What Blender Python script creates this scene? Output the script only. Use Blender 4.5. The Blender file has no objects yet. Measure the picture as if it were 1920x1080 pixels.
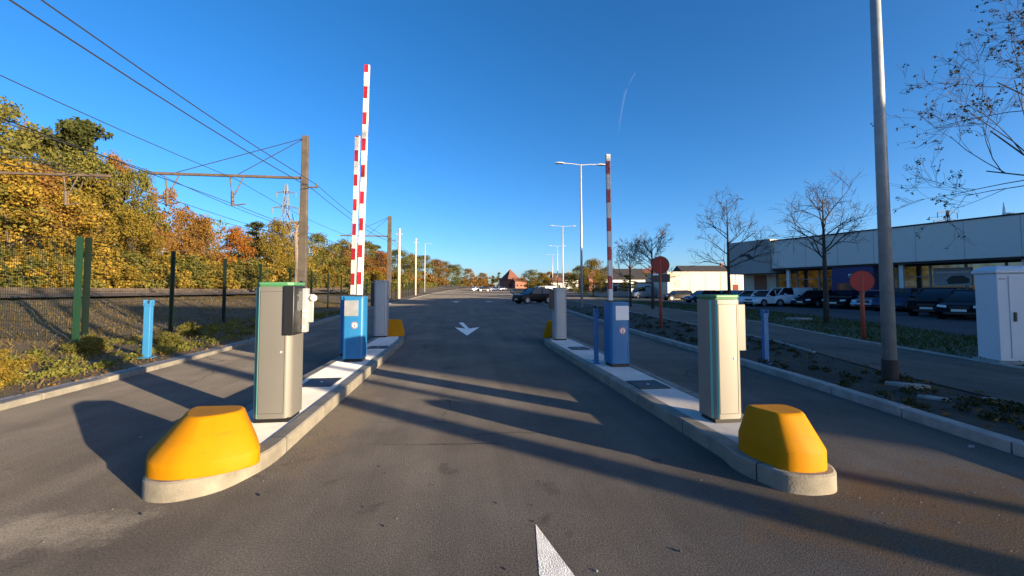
import bpy, math, random
import numpy as np
from mathutils import Vector, Matrix
C = bpy.context.scene
COL = C.collection
R = math.radians
# ------------------------------------------------------------------ camera, sky, sun, exposure
F, TH, YAW, HC, HZ = 760.0, R(2.5), R(7.125), 1.4, 545.0
PPY = HZ - F*math.tan(TH)
cd = bpy.data.cameras.new('camera'); cam = bpy.data.objects.new('camera', cd); COL.objects.link(cam)
cam.location = (0, 0, HC); cam.rotation_euler = (R(90)+TH, 0, -YAW)
cd.sensor_width = 36; cd.lens = 36*F/1920; cd.shift_y = -(540-PPY)/1920
cd.clip_end = 9000; cd.clip_start = .05
C.camera = cam
SAZ, SEL = R(131), R(7.8)                     # azimuth clockwise from +Y, elevation
w = bpy.data.worlds.new('World'); C.world = w; w.use_nodes = True
nt = w.node_tree; nt.nodes.clear()
sky = nt.nodes.new('ShaderNodeTexSky'); sky.sky_type = 'NISHITA'; sky.sun_disc = False
sky.sun_elevation = SEL; sky.sun_rotation = SAZ
sky.air_density = .7; sky.dust_density = 1.1; sky.ozone_density = 3.0
hs = nt.nodes.new('ShaderNodeHueSaturation'); hs.inputs['Saturation'].default_value = 1.18
bg = nt.nodes.new('ShaderNodeBackground'); bg.inputs[1].default_value = .127
wo = nt.nodes.new('ShaderNodeOutputWorld')
nt.links.new(sky.outputs[0], hs.inputs['Color']); tint = nt.nodes.new('ShaderNodeMixRGB'); tint.blend_type = 'MULTIPLY'; tint.inputs[0].default_value = 1; tint.inputs[2].default_value = (.97,.90,.93,1)
nt.links.new(hs.outputs[0], tint.inputs[1]); nt.links.new(tint.outputs[0], bg.inputs[0]); nt.links.new(bg.outputs[0], wo.inputs[0])
sd = bpy.data.lights.new('sun', 'SUN'); sun = bpy.data.objects.new('sun', sd); COL.objects.link(sun)
sd.energy = 5.0; sd.angle = R(.5); sd.color = (1, .79, .52)
tosun = Vector((math.sin(SAZ)*math.cos(SEL), math.cos(SAZ)*math.cos(SEL), math.sin(SEL)))
sun.rotation_euler = (-tosun).to_track_quat('-Z', 'Y').to_euler(); sun.location = (20, -20, 20)
C.view_settings.view_transform = 'Standard'; C.view_settings.look = 'None'
C.view_settings.gamma = 1; C.view_settings.exposure = 1.5
C.render.film_transparent = False
try: C.cycles.max_bounces = 6; C.cycles.transparent_max_bounces = 6
except Exception: pass

# ------------------------------------------------------------------ helpers
def ray(px, py):
    cx = (px-960)/F; cy = (PPY-py)/F
    y = math.cos(TH)-cy*math.sin(TH); z = math.sin(TH)+cy*math.cos(TH)
    return (cx*math.cos(YAW)+y*math.sin(YAW), -cx*math.sin(YAW)+y*math.cos(YAW), z)
def G(px, py, z=0):
    a = ray(px, py); t = (z-HC)/a[2]; return (a[0]*t, a[1]*t)
def atY(px, py, Y):
    a = ray(px, py); t = Y/a[1]; return (a[0]*t, Y, HC+a[2]*t)
def atX(px, py, X):
    a = ray(px, py); t = X/a[0]; return (X, a[1]*t, HC+a[2]*t)
rise = lambda y: .016*max(0, min(y, 330)-62)

class MB:
    def __init__(s): s.v = []; s.f = []; s.m = []
    def add(s, vs, fs, m=0):
        o = len(s.v); s.v += [tuple(q) for q in vs]
        for f in fs: s.f.append(tuple(i+o for i in f)); s.m.append(m)
        return s
    def box(s, x0, x1, y0, y1, z0, z1, m=0):
        v = [(x0,y0,z0),(x1,y0,z0),(x1,y1,z0),(x0,y1,z0),(x0,y0,z1),(x1,y0,z1),(x1,y1,z1),(x0,y1,z1)]
        return s.add(v, [(0,3,2,1),(4,5,6,7),(0,1,5,4),(1,2,6,5),(2,3,7,6),(3,0,4,7)], m)
    def loft(s, rings, cap=True, m=0, closed=True):
        n = len(rings[0]); v = [p for r in rings for p in r]; f = []
        for i in range(len(rings)-1):
            for k in range(n if closed else n-1):
                a, b = i*n+k, i*n+(k+1) % n; f.append((a, b, b+n, a+n))
        if cap: f.append(tuple(range(n))[::-1]); f.append(tuple((len(rings)-1)*n+k for k in range(n)))
        return s.add(v, f, m)
    def prism(s, out, z0, z1, m=0):
        return s.loft([[(x,y,z0) for x,y in out], [(x,y,z1) for x,y in out]], True, m)
    def tube(s, pts, rad, n=6, m=0, cap=True):
        if not isinstance(rad, (list, tuple)): rad = [rad]*len(pts)
        pts = [Vector(p) for p in pts]; rings = []
        for i, p in enumerate(pts):
            d = pts[min(i+1, len(pts)-1)]-pts[max(i-1, 0)]
            if d.length < 1e-9: d = Vector((0,0,1))
            d.normalize(); a = Vector((0,0,1)) if abs(d.z) < .9 else Vector((1,0,0))
            u = d.cross(a).normalized(); w_ = d.cross(u)
            rings.append([p+(u*math.cos(2*math.pi*k/n)+w_*math.sin(2*math.pi*k/n))*rad[i] for k in range(n)])
        return s.loft(rings, cap, m)
    def disc(s, c, nrm, r, th, n=20, m=0):
        nrm = Vector(nrm).normalized(); c = Vector(c)
        return s.tube([c, c+nrm*th], r, n, m)
    def sphere(s, c, r, n=10, m=0, sz=1):
        pr = [(math.sin(math.pi*i/n)*r, -math.cos(math.pi*i/n)*r*sz) for i in range(n+1)]; pr[0] = (r*.02, pr[0][1]); pr[-1] = (r*.02, pr[-1][1])
        return s.loft([[(c[0]+a*math.cos(2*math.pi*k/12), c[1]+a*math.sin(2*math.pi*k/12), c[2]+b) for k in range(12)] for a, b in pr], True, m)
    def mat4(s, M):
        s.v = [tuple(M @ Vector(p)) for p in s.v]; return s
    def build(s, name, mats, parent=None, bevel=0, smooth=False, seg=2):
        me = bpy.data.meshes.new(name); me.from_pydata(s.v, [], s.f)
        if not isinstance(mats, (list, tuple)): mats = [mats]
        for q in mats: me.materials.append(q)
        if len(mats) > 1: me.polygons.foreach_set('material_index', s.m)
        me.update()
        if smooth is not None:
            me.polygons.foreach_set('use_smooth', [True]*len(me.polygons)); me.set_sharp_from_angle(angle=R(180 if smooth else 33))
        o = bpy.data.objects.new(name, me); COL.objects.link(o)
        if parent: o.parent = parent
        if bevel:
            b = o.modifiers.new('bevel', 'BEVEL'); b.width = bevel; b.segments = seg; b.limit_method = 'ANGLE'; b.angle_limit = R(35)
        return o
def tag(o, label=None, cat=None, group=None, kind=None):
    if label: o['label'] = label
    if cat: o['category'] = cat
    if group: o['group'] = group
    if kind: o['kind'] = kind
    return o
def thing(name, label, cat, loc=(0,0,0), rz=0, group=None):
    o = bpy.data.objects.new(name, None); COL.objects.link(o); o.empty_display_size = .2
    o.location = loc; o.rotation_euler = (0,0,rz); return tag(o, label, cat, group)
KIDS = lambda o: [c for c in bpy.data.objects if c.parent == o]
def dup(o, loc=None, rz=None, label=None, parent=None, sc=None):
    c = o.copy(); COL.objects.link(c)
    if parent: c.parent = parent
    for ch in KIDS(o): dup(ch, parent=c)
    if loc is not None: c.location = loc
    if rz is not None: c.rotation_euler = (0,0,rz)
    if sc is not None: c.scale = (sc,sc,sc) if not isinstance(sc, tuple) else sc
    if label: c['label'] = label
    return c

# ------------------------------------------------------------------ materials
def mat(name, col, rough=.6, metal=0, spec=.5, var=0, vs=3, bump=0, bs=40, col2=None, detail=4):
    m = bpy.data.materials.new(name); m.use_nodes = True; n = m.node_tree; b = n.nodes['Principled BSDF']
    b.inputs['Base Color'].default_value = (*col, 1); b.inputs['Roughness'].default_value = rough
    b.inputs['Metallic'].default_value = metal; b.inputs['Specular IOR Level'].default_value = spec
    tc = n.nodes.new('ShaderNodeTexCoord')
    if var or col2:
        no = n.nodes.new('ShaderNodeTexNoise'); no.inputs['Scale'].default_value = vs; no.inputs['Detail'].default_value = detail; no.inputs['Roughness'].default_value = .65
        n.links.new(tc.outputs['Object'], no.inputs['Vector'])
        r = n.nodes.new('ShaderNodeValToRGB'); r.color_ramp.elements[0].position = .33; r.color_ramp.elements[1].position = .67
        c2 = col2 or tuple(min(1, c*(1+var)) for c in col); c1 = col if col2 else tuple(c*(1-var) for c in col)
        r.color_ramp.elements[0].color = (*c1,1); r.color_ramp.elements[1].color = (*c2,1)
        n.links.new(no.outputs[0], r.inputs[0]); n.links.new(r.outputs[0], b.inputs['Base Color'])
    if bump:
        no = n.nodes.new('ShaderNodeTexNoise'); no.inputs['Scale'].default_value = bs; no.inputs['Detail'].default_value = 3
        n.links.new(tc.outputs['Object'], no.inputs['Vector'])
        bp = n.nodes.new('ShaderNodeBump'); bp.inputs['Strength'].default_value = bump; bp.inputs['Distance'].default_value = .01
        n.links.new(no.outputs[0], bp.inputs['Height']); n.links.new(bp.outputs[0], b.inputs['Normal'])
    return m

def asphalt(name, base, brown, dirt_pts=(), speck=.5, cracks=True):
    """asphalt with aggregate speckle, broad tone patches, cracks, and dried mud at given places"""
    m = bpy.data.materials.new(name); m.use_nodes = True; n = m.node_tree; N = n.nodes; L = n.links; b = N['Principled BSDF']
    b.inputs['Roughness'].default_value = .9; b.inputs['Specular IOR Level'].default_value = .2; b.inputs['Diffuse Roughness'].default_value = 1.0
    tc = N.new('ShaderNodeTexCoord')
    def noise(sc, det=4, ro=.6, vec=None):
        q = N.new('ShaderNodeTexNoise'); q.inputs['Scale'].default_value = sc; q.inputs['Detail'].default_value = det; q.inputs['Roughness'].default_value = ro
        L.new(vec or tc.outputs['Object'], q.inputs['Vector']); return q.outputs[0]
    def ramp(v, p0, p1, c0=(0,0,0), c1=(1,1,1)):
        r = N.new('ShaderNodeValToRGB'); r.color_ramp.elements[0].position = p0; r.color_ramp.elements[1].position = p1
        r.color_ramp.elements[0].color = (*c0,1); r.color_ramp.elements[1].color = (*c1,1); L.new(v, r.inputs[0]); return r.outputs[0]
    def mix(fac, a, c, typ='MIX'):
        q = N.new('ShaderNodeMixRGB'); q.blend_type = typ
        for i, v in ((0,fac),(1,a),(2,c)):
            if isinstance(v, float): q.inputs[i].default_value = v
            elif isinstance(v, tuple): q.inputs[i].default_value = (*v,1)
            else: L.new(v, q.inputs[i])
        return q.outputs[0]
    def math_(op, a, c):
        q = N.new('ShaderNodeMath'); q.operation = op
        for i, v in ((0,a),(1,c)):
            if isinstance(v, (int,float)): q.inputs[i].default_value = v
            else: L.new(v, q.inputs[i])
        return q.outputs[0]
    dark = tuple(c*.72 for c in base); light = tuple(c*1.25 for c in base)
    col = ramp(noise(.55, 5, .62), .35, .68, dark, light)
    col = mix(ramp(noise(.23, 3), .5, .7), col, brown)
    mp = N.new('ShaderNodeMapping'); mp.inputs['Scale'].default_value = (2.2,.12,1); L.new(tc.outputs['Object'], mp.inputs['Vector'])
    col = mix(1.0, col, ramp(noise(1, 4, .6, mp.outputs[0]), .3, .7, (.80,.80,.80), (1.16,1.15,1.13)), 'MULTIPLY')
    ag = ramp(noise(85, 2, .8), .3, .75, (1-speck,)*3, (1+speck,)*3)
    col = mix(1.0, col, ag, 'MULTIPLY')
    ag2 = ramp(noise(230, 1, .8), .66, .74)
    col = mix(1.0, col, ramp(noise(2.6, 3, .55), .28, .36, (.68,.67,.66), (1,1,1)), 'MULTIPLY')
    col = mix(math_('MULTIPLY', ag2, .35), col, tuple(min(1,c*3.2) for c in base))
    if cracks:
        vo = N.new('ShaderNodeTexVoronoi'); vo.feature = 'DISTANCE_TO_EDGE'; vo.inputs['Scale'].default_value = .42
        add = N.new('ShaderNodeMixRGB'); add.blend_type = 'ADD'; add.inputs[0].default_value = .35
        nq = N.new('ShaderNodeTexNoise'); nq.inputs['Scale'].default_value = 1.7; nq.inputs['Detail'].default_value = 6; L.new(tc.outputs['Object'], nq.inputs['Vector'])
        L.new(tc.outputs['Object'], add.inputs[1]); L.new(nq.outputs['Color'], add.inputs[2]); L.new(add.outputs[0], vo.inputs['Vector'])
        cr = ramp(vo.outputs['Distance'], .002, .007, (1,1,1), (0,0,0))
        cr = math_('MULTIPLY', cr, ramp(noise(.35, 2), .52, .6))
        col = mix(math_('MULTIPLY', cr, .6), col, (.012,.011,.01))
    sx = N.new('ShaderNodeSeparateXYZ'); L.new(tc.outputs['Object'], sx.inputs[0])
    for (cx, cy, rx, ry, c, amt, nsc) in dirt_pts:
        dx = math_('POWER', math_('DIVIDE', math_('SUBTRACT', sx.outputs[0], cx), rx), 2)
        dy = math_('POWER', math_('DIVIDE', math_('SUBTRACT', sx.outputs[1], cy), ry), 2)
        d = math_('SUBTRACT', 1.0, math_('ADD', dx, dy))
        d = math_('ADD', d, math_('MULTIPLY', math_('SUBTRACT', noise(nsc, 6, .75), .5), 3.4))
        col = mix(math_('MULTIPLY', ramp(d, .1, 1.1), amt), col, mix(1.0, c, ag, 'MULTIPLY'))
    L.new(col, b.inputs['Base Color'])
    bp = N.new('ShaderNodeBump'); bp.inputs['Strength'].default_value = .8; bp.inputs['Distance'].default_value = .006
    L.new(noise(110, 3, .7), bp.inputs['Height']); L.new(bp.outputs[0], b.inputs['Normal'])
    return m

def leafmat(name, cols, tr=.35, ns=.6):
    m = bpy.data.materials.new(name); m.use_nodes = True; n = m.node_tree; N = n.nodes; L = n.links
    for q in list(N): N.remove(q)
    out = N.new('ShaderNodeOutputMaterial'); d = N.new('ShaderNodeBsdfDiffuse'); t = N.new('ShaderNodeBsdfTranslucent'); mx = N.new('ShaderNodeMixShader')
    mx.inputs[0].default_value = tr
    ge = N.new('ShaderNodeNewGeometry'); tc = N.new('ShaderNodeTexCoord'); no = N.new('ShaderNodeTexNoise'); no.inputs['Scale'].default_value = ns; no.inputs['Detail'].default_value = 2
    L.new(tc.outputs['Object'], no.inputs['Vector'])
    ma = N.new('ShaderNodeMath'); ma.operation = 'MULTIPLY_ADD'; ma.inputs[1].default_value = .45
    L.new(ge.outputs['Random Per Island'], ma.inputs[0])
    m2 = N.new('ShaderNodeMath'); m2.operation = 'MULTIPLY_ADD'; m2.inputs[1].default_value = 1.5; m2.inputs[2].default_value = -.47
    L.new(no.outputs[0], m2.inputs[0]); L.new(m2.outputs[0], ma.inputs[2])
    r = N.new('ShaderNodeValToRGB'); e = r.color_ramp.elements
    while len(e) < len(cols): e.new(.5)
    for i, c in enumerate(cols): e[i].position = i/(len(cols)-1); e[i].color = (*c,1)
    L.new(ma.outputs[0], r.inputs[0]); L.new(r.outputs[0], d.inputs[0]); L.new(r.outputs[0], t.inputs[0])
    L.new(d.outputs[0], mx.inputs[1]); L.new(t.outputs[0], mx.inputs[2]); L.new(mx.outputs[0], out.inputs[0])
    return m

M = {}
M['asphalt'] = asphalt('road asphalt', (.122,.108,.092), (.138,.114,.088), [
    (-2.45, 2.75, .7, .28, (.28,.25,.2), .6, 3.2), (3.3, 2.2, 1.7, .8, (.15,.095,.05), 1.0, 2.5), (5.0, 1.9, 1.6, .6, (.17,.115,.065), .9, 2.5), (2.9,1.5,1.2,.5,(.16,.105,.06),.9,3), (-3.6,1.9,1.5,.6,(.13,.105,.075),.6,1.6),
    (-1.25, 4.6, .3, 1.6, (.17,.13,.085), .6, 3), (1.5,1.6,1.4,.5,(.13,.11,.09),.35,2)], .5)
M['path'] = asphalt('pavement asphalt', (.125,.105,.085), (.12,.10,.08), [], .3)
M['lot'] = asphalt('car park asphalt', (.07,.07,.072), (.06,.06,.06), [], .3, False)
M['conc'] = mat('island concrete', (.52,.49,.445), .85, var=.12, vs=1.8, bump=.15, bs=60)
M['kerb'] = mat('kerb concrete', (.20,.185,.155), .9, var=.22, vs=5, bump=.3, bs=70)
M['ikerb'] = mat('island kerb concrete', (.215,.195,.155), .9, var=.22, vs=5, bump=.3, bs=70)
def scuffs(m, col, sc=(3,3,26), p0=.66, p1=.72, amt=.6):
    n = m.node_tree; N = n.nodes; L = n.links; b = N['Principled BSDF']; src = b.inputs['Base Color'].links[0].from_socket
    tc = N.new('ShaderNodeTexCoord'); mp = N.new('ShaderNodeMapping'); mp.inputs['Scale'].default_value = sc; L.new(tc.outputs['Object'], mp.inputs['Vector'])
    no = N.new('ShaderNodeTexNoise'); no.inputs['Scale'].default_value = 1.6; no.inputs['Detail'].default_value = 7; no.inputs['Roughness'].default_value = .7; L.new(mp.outputs[0], no.inputs['Vector'])
    r = N.new('ShaderNodeValToRGB'); r.color_ramp.elements[0].position = p0; r.color_ramp.elements[1].position = p1; r.color_ramp.elements[0].color = (0,0,0,1); r.color_ramp.elements[1].color = (amt,amt,amt,1)
    L.new(no.outputs[0], r.inputs[0]); x = N.new('ShaderNodeMixRGB'); x.inputs[2].default_value = (*col,1); L.new(r.outputs[0], x.inputs[0]); L.new(src, x.inputs[1]); L.new(x.outputs[0], b.inputs['Base Color'])
def joints(m, per=1.0, wd=.012, ax=1, col=(.045,.04,.035)):
    n = m.node_tree; N = n.nodes; L = n.links; b = N['Principled BSDF']; src = b.inputs['Base Color'].links[0].from_socket
    tc = N.new('ShaderNodeTexCoord'); sx = N.new('ShaderNodeSeparateXYZ'); L.new(tc.outputs['Object'], sx.inputs[0])
    d = N.new('ShaderNodeMath'); d.operation = 'MULTIPLY_ADD'; d.inputs[1].default_value = 1/per; d.inputs[2].default_value = .2; L.new(sx.outputs[ax], d.inputs[0])
    f = N.new('ShaderNodeMath'); f.operation = 'FRACT'; L.new(d.outputs[0], f.inputs[0])
    c = N.new('ShaderNodeMath'); c.operation = 'LESS_THAN'; c.inputs[1].default_value = wd/per; L.new(f.outputs[0], c.inputs[0])
    x = N.new('ShaderNodeMixRGB'); x.inputs[2].default_value = (*col,1); L.new(c.outputs[0], x.inputs[0]); L.new(src, x.inputs[1]); L.new(x.outputs[0], b.inputs['Base Color'])
joints(M['ikerb'])
M['kerb2'] = mat('old kerb concrete', (.30,.28,.25), .9, var=.25, vs=4, bump=.3, bs=60)
M['earth'] = mat('verge soil', (.10,.075,.045), .95, col2=(.16,.14,.07), vs=2.2, bump=.6, bs=14, detail=8)
M['bank'] = mat('dry grass bank', (.085,.06,.028), .95, col2=(.14,.095,.045), vs=1.3, bump=.8, bs=8, detail=8)
M['lawn'] = mat('lawn', (.035,.06,.02), .95, col2=(.06,.075,.03), vs=1.5, bump=.8, bs=20, detail=8)
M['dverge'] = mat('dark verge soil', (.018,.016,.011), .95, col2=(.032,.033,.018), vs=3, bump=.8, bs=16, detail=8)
M['field'] = mat('far ground', (.10,.09,.045), .95, col2=(.07,.085,.035), vs=.05)
M['ballast'] = mat('track ballast', (.15,.092,.052), .95, col2=(.085,.055,.034), vs=6, bump=.8, bs=12, detail=8)
M['white'] = mat('road paint', (.80,.77,.70), .85, var=.17, vs=9, detail=8, bump=.8, bs=110)
M['white'].node_tree.nodes['Principled BSDF'].inputs['Diffuse Roughness'].default_value = 1; M['conc'].node_tree.nodes['Principled BSDF'].inputs['Diffuse Roughness'].default_value = 1
M['yellow'] = mat('yellow polyester', (.42,.178,.0015), .6, spec=.12, var=.07, vs=2.5, bump=.06, bs=25)
M['steel'] = mat('champagne steel', (.16,.154,.14), .5, metal=.15, var=.03, vs=2)
M['cream'] = mat('cream steel', (.215,.205,.178), .5, metal=.1, var=.03, vs=2)
M['grey'] = mat('grey steel', (.36,.37,.38), .45, metal=.2, var=.04)
M['seamgrey'] = mat('panel seam', (.06,.056,.05), .8)
M['teal'] = mat('teal trim', (.10,.46,.40), .35)
M['green'] = mat('green lid trim', (.07,.22,.10), .45)
M['black'] = mat('black plastic', (.012,.012,.013), .4)
M['dark'] = mat('dark steel', (.03,.03,.032), .55)
M['blue'] = mat('blue paint', (.016,.155,.36), .45, var=.06, vs=4)
M['postblue'] = mat('light blue paint', (.03,.18,.38), .5, var=.06, vs=5)
M['red'] = mat('red reflective tape', (.33,.010,.016), .45)
M['armwhite'] = mat('white barrier paint', (.55,.54,.52), .5, var=.04)
M['signred'] = mat('sign red', (.50,.025,.012), .5, var=.05)
M['signdark'] = mat('darker sign red', (.27,.02,.012), .6, var=.08)  # second, darker red for the left sign disc
M['signpost'] = mat('orange red post', (.45,.07,.03), .6, var=.1)
M['galv'] = mat('galvanised steel', (.30,.32,.33), .55, metal=.35, var=.14, vs=5)
M['galvl'] = mat('pale galvanised steel', (.5,.51,.52), .5, metal=.3, var=.08)
M['pylon'] = mat('weathered pylon steel', (.13,.15,.17), .7)
M['rust'] = mat('dark post sleeve', (.035,.025,.02), .8, var=.3)
M['boxw'] = mat('white cabinet polyester', (.62,.64,.66), .5, var=.03, vs=1.5)
M['pole'] = mat('concrete pole', (.075,.062,.05), .9, var=.35, vs=1.2, bump=.2, bs=10)
M['polel'] = mat('pale concrete pole', (.5,.46,.4), .85, var=.15, vs=1.2)
M['beam'] = mat('rusty steel beam', (.12,.09,.07), .8, metal=.3, var=.3)
M['wire'] = mat('overhead wire', (.03,.03,.035), .6)
M['fgreen'] = mat('green fence coating', (.008,.038,.018), .5)
M['fdark'] = mat('dark green fence coating', (.006,.014,.010), .6, spec=.2)
M['bark'] = mat('bark', (.09,.065,.045), .95, var=.3, vs=6, bump=.5, bs=20)
M['birch'] = mat('pale bark', (.17,.14,.11), .9, var=.35, vs=5)
M['darkbark'] = mat('dark bark', (.055,.042,.033), .95, var=.3, vs=6)
M['fascia'] = mat('fascia cladding', (.70,.65,.58), .6, metal=.0, var=.03)
M['wallg'] = mat('grey wall panel', (.34,.32,.29), .6, var=.05)
M['wallb'] = mat('beige wall', (.62,.55,.42), .85, var=.06)
M['wallc'] = mat('cream render', (.72,.64,.48), .85, var=.06, vs=.6)
M['wallw'] = mat('white render', (.7,.68,.64), .85, var=.05)
M['brick'] = mat('brick', (.30,.12,.075), .9, var=.2, vs=8)
M['roof'] = mat('roof tiles', (.16,.06,.04), .9, var=.2, vs=6)
M['roofd'] = mat('dark roof', (.04,.037,.037), .85, var=.2, vs=4)
M['glass'] = mat('coated shop glass', (.19,.185,.17), .04, metal=.82, spec=1)
M['winglass'] = mat('window glass', (.03,.04,.05), .06, spec=1)
M['frame'] = mat('dark frame', (.03,.03,.03), .5)
M['navy'] = mat('navy panel', (.012,.03,.14), .4)
M['sticker'] = mat('white sticker', (.8,.79,.77), .5)
M['stred'] = mat('sticker red', (.6,.03,.04), .5)
M['cover'] = mat('steel cover', (.05,.05,.052), .55, metal=.5, var=.2, vs=20, bump=.4, bs=80)
M['tyre'] = mat('tyre rubber', (.014,.014,.014), .8)
M['rim'] = mat('alloy rim', (.5,.5,.52), .35, metal=.7)
M['cblack'] = mat('black car paint', (.004,.004,.006), .35, spec=.12)
M['cwhite'] = mat('white car paint', (.72,.73,.75), .3)
M['csilver'] = mat('silver car paint', (.35,.37,.40), .3, metal=.5)
M['cblue'] = mat('dark blue car paint', (.015,.03,.09), .25)
M['cred'] = mat('dark red car paint', (.2,.015,.015), .3)
M['carglass'] = mat('car glass', (.010,.012,.015), .06, spec=.5)
M['lamp'] = mat('head lamp lens', (.7,.72,.75), .15)
M['tail'] = mat('tail lamp lens', (.35,.01,.01), .2)
M['plate'] = mat('number plate', (.75,.74,.68), .5)
M['stone'] = mat('pale stone', (.26,.25,.22), .9, var=.2, vs=6)
M['pebble'] = mat('gravel stones', (.17,.15,.125), .9, var=.4, vs=30)
M['litter'] = leafmat('leaf litter', [(.06,.035,.012),(.14,.08,.02),(.25,.15,.03)], .1, 3)
M['L_yellow'] = leafmat('yellow autumn leaves', [(.085,.08,.018),(.22,.16,.03),(.42,.27,.05),(.50,.36,.09)], .35, .35)
M['L_gold'] = leafmat('golden autumn leaves', [(.09,.08,.018),(.21,.155,.03),(.36,.25,.05)], .35, .35)
M['L_olive'] = leafmat('olive leaves', [(.045,.055,.015),(.11,.11,.028),(.19,.17,.045),(.27,.215,.06)], .3, .3)
M['L_orange'] = leafmat('orange leaves', [(.12,.055,.015),(.29,.115,.025),(.42,.19,.045)], .35, .35)
M['L_brown'] = leafmat('brown leaves', [(.10,.06,.02),(.24,.13,.035),(.36,.21,.06)], .3, .35)
M['L_pine'] = leafmat('dark needles', [(.02,.028,.012),(.05,.06,.02),(.10,.095,.03)], .15, .5)
M['L_cover'] = leafmat('yellow green low plants', [(.07,.05,.018),(.10,.11,.025),(.19,.18,.045),(.13,.13,.035)], .3, 2)
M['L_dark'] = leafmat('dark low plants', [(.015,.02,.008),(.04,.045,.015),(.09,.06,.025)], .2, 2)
M['L_grass'] = leafmat('grass blades', [(.03,.05,.012),(.06,.075,.02),(.11,.10,.035)], .2, 1)
M['L_dry'] = leafmat('dry grass blades', [(.075,.065,.025),(.12,.095,.04),(.19,.14,.06),(.06,.075,.02)], .25, 1)

joints(M['fascia'], 2.4, .03, 0, (.33,.31,.28)); scuffs(M['yellow'], (.15,.07,.012), (2,2,14), .57, .68, .3); scuffs(M['steel'], (.13,.125,.112), (4,4,2.5), .6, .75, .35); scuffs(M['cream'], (.17,.15,.115), (4,4,2.5), .6, .75, .35)
scuffs(M['blue'], (.04,.12,.22), (6,6,4), .62, .72, .4); scuffs(M['conc'], (.34,.315,.27), (1.2,.8,1), .54, .74, .6)
# ------------------------------------------------------------------ setting: ground, road, kerbs
def interp(tab, y):
    if y <= tab[0][1]:
        (x0,y0),(x1,y1) = tab[0], tab[1]
    else:
        for (x0,y0),(x1,y1) in zip(tab, tab[1:]):
            if y <= y1: break
    return x0+(x1-x0)*(y-y0)/(y1-y0)
LK = [(-5.3,-14),(-5.33,5),(-5.38,9),(-5.5,12),(-6.2,22),(-7.5,44),(-8,70),(-7,110),(0,220),(14,330)]
RK = [(4.3,-8),(4.7,2.9),(4.95,4.6),(5.2,6.6),(5.55,12),(7.4,30),(11.2,81),(16,130),(30,230),(50,330)]
SN = [(5.0,-10),(6.1,1),(6.55,4),(6.95,5.9),(8.45,10.3),(10.4,22.6),(13.1,41.4),(19,81),(28,130),(48,230),(70,330)]
SF = [(8.0,-10),(8.9,2),(9.5,5.8),(10.8,10.7),(12.3,15),(14.5,25),(18,44),(25,81),(36,130),(58,230),(80,330)]
LE = [(11.2,-10),(13,4),(15.2,10.7),(17.6,15.6),(20.5,25),(23.5,44),(31,81),(44,130),(68,230),(90,330)]
YS = [-14,-8,-4,0]+[q*1.0 for q in range(2, 30)]+[30+3*q for q in range(18)]+[90,100,115,130,150,180,215,260,330]
def strip(name, A, B, z0, z1, m, nx=2, label='', cat='', noise=0, kind='structure', thick=None):
    b = MB(); rnd = random.Random(len(name)); rows = []
    for y in YS:
        xa = A(y); xb = B(y); row = []
        for i in range(nx+1):
            t = i/nx; e = 0 if i in (0, nx) else rnd.uniform(-noise, noise)
            row.append((xa+(xb-xa)*t, y, rise(y)+z0+(z1-z0)*t+e))
        rows.append(row)
    b.loft(rows, False, 0, False); o = b.build(name, m)
    return tag(o, label, cat, None, kind)
lk = lambda y: interp(LK, y); rk = lambda y: interp(RK, y); sn = lambda y: interp(SN, y); sf = lambda y: interp(SF, y); le = lambda y: interp(LE, y)
g = MB()
gx = [-2500,-600,-200,-90,0,90,200,600,2500]; gy = [-400,-14,0,62,130,200,330,700,1500,5000]
g.loft([[(x, y, rise(y)-.14) for x in gx] for y in gy], False, 0, False)
tag(g.build('ground', M['field']), 'far flat ground reaching out to the horizon', 'ground', kind='structure')
strip('road', lambda y: lk(y)+.02, lambda y: rk(y)-.02, 0, 0, M['asphalt'], 4, 'dark asphalt road with three lanes between the kerbs', 'road')
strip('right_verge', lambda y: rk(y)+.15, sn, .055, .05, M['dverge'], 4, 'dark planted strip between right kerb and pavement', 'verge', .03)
strip('pavement', lambda y: sn(y), sf, .062, .062, M['path'], 3, 'grey asphalt pavement veering off to the right', 'pavement')
strip('lawn', lambda y: sf(y)+.12, le, .06, .02, M['lawn'], 5, 'green grass strip between pavement and car park', 'lawn', .03)
strip('car_park', lambda y: le(y)-.05, lambda y: le(y)+75, -.01, -.01, M['lot'], 3, 'dark asphalt car park in front of the showroom', 'car park')
def kerbline(name, tab, w0, w1, z, m, label, y0=-12, y1=200, seg=1.0):
    b = MB(); rnd = random.Random(3); y = y0
    while y < y1:
        s = seg if y < 40 else 6
        ya, yb = y+.006, y+s-.006; dz = rnd.uniform(-.004,.004)
        xa, xb = interp(tab, ya), interp(tab, yb); ra, rb = rise(ya), rise(yb)
        lo = -.08
        v = [(xa+w0,ya,lo+ra),(xa+w1,ya,lo+ra),(xb+w1,yb,lo+rb),(xb+w0,yb,lo+rb),(xa+w0,ya,z+dz+ra),(xa+w1,ya,z+dz+ra),(xb+w1,yb,z+dz+rb),(xb+w0,yb,z+dz+rb)]
        b.add(v, [(0,3,2,1),(4,5,6,7),(0,1,5,4),(1,2,6,5),(2,3,7,6),(3,0,4,7)]); y += s
    return tag(b.build(name, m, None, .012), label, 'kerb', None, 'structure')
kerbline('left_kerb', LK, -.17, 0, .075, M['kerb'], 'low concrete kerb along the sunlit left verge')
kerbline('left_gutter', LK, -.34, -.18, .06, M['kerb2'], 'row of flat concrete edging behind the left kerb')
kerbline('right_kerb', RK, 0, .15, .10, M['kerb2'], 'shaded concrete kerb along the right lane')
kerbline('pavement_edging', SN, -.07, .0, .085, M['kerb2'], 'thin concrete edging between dark verge and pavement', 8)
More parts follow.
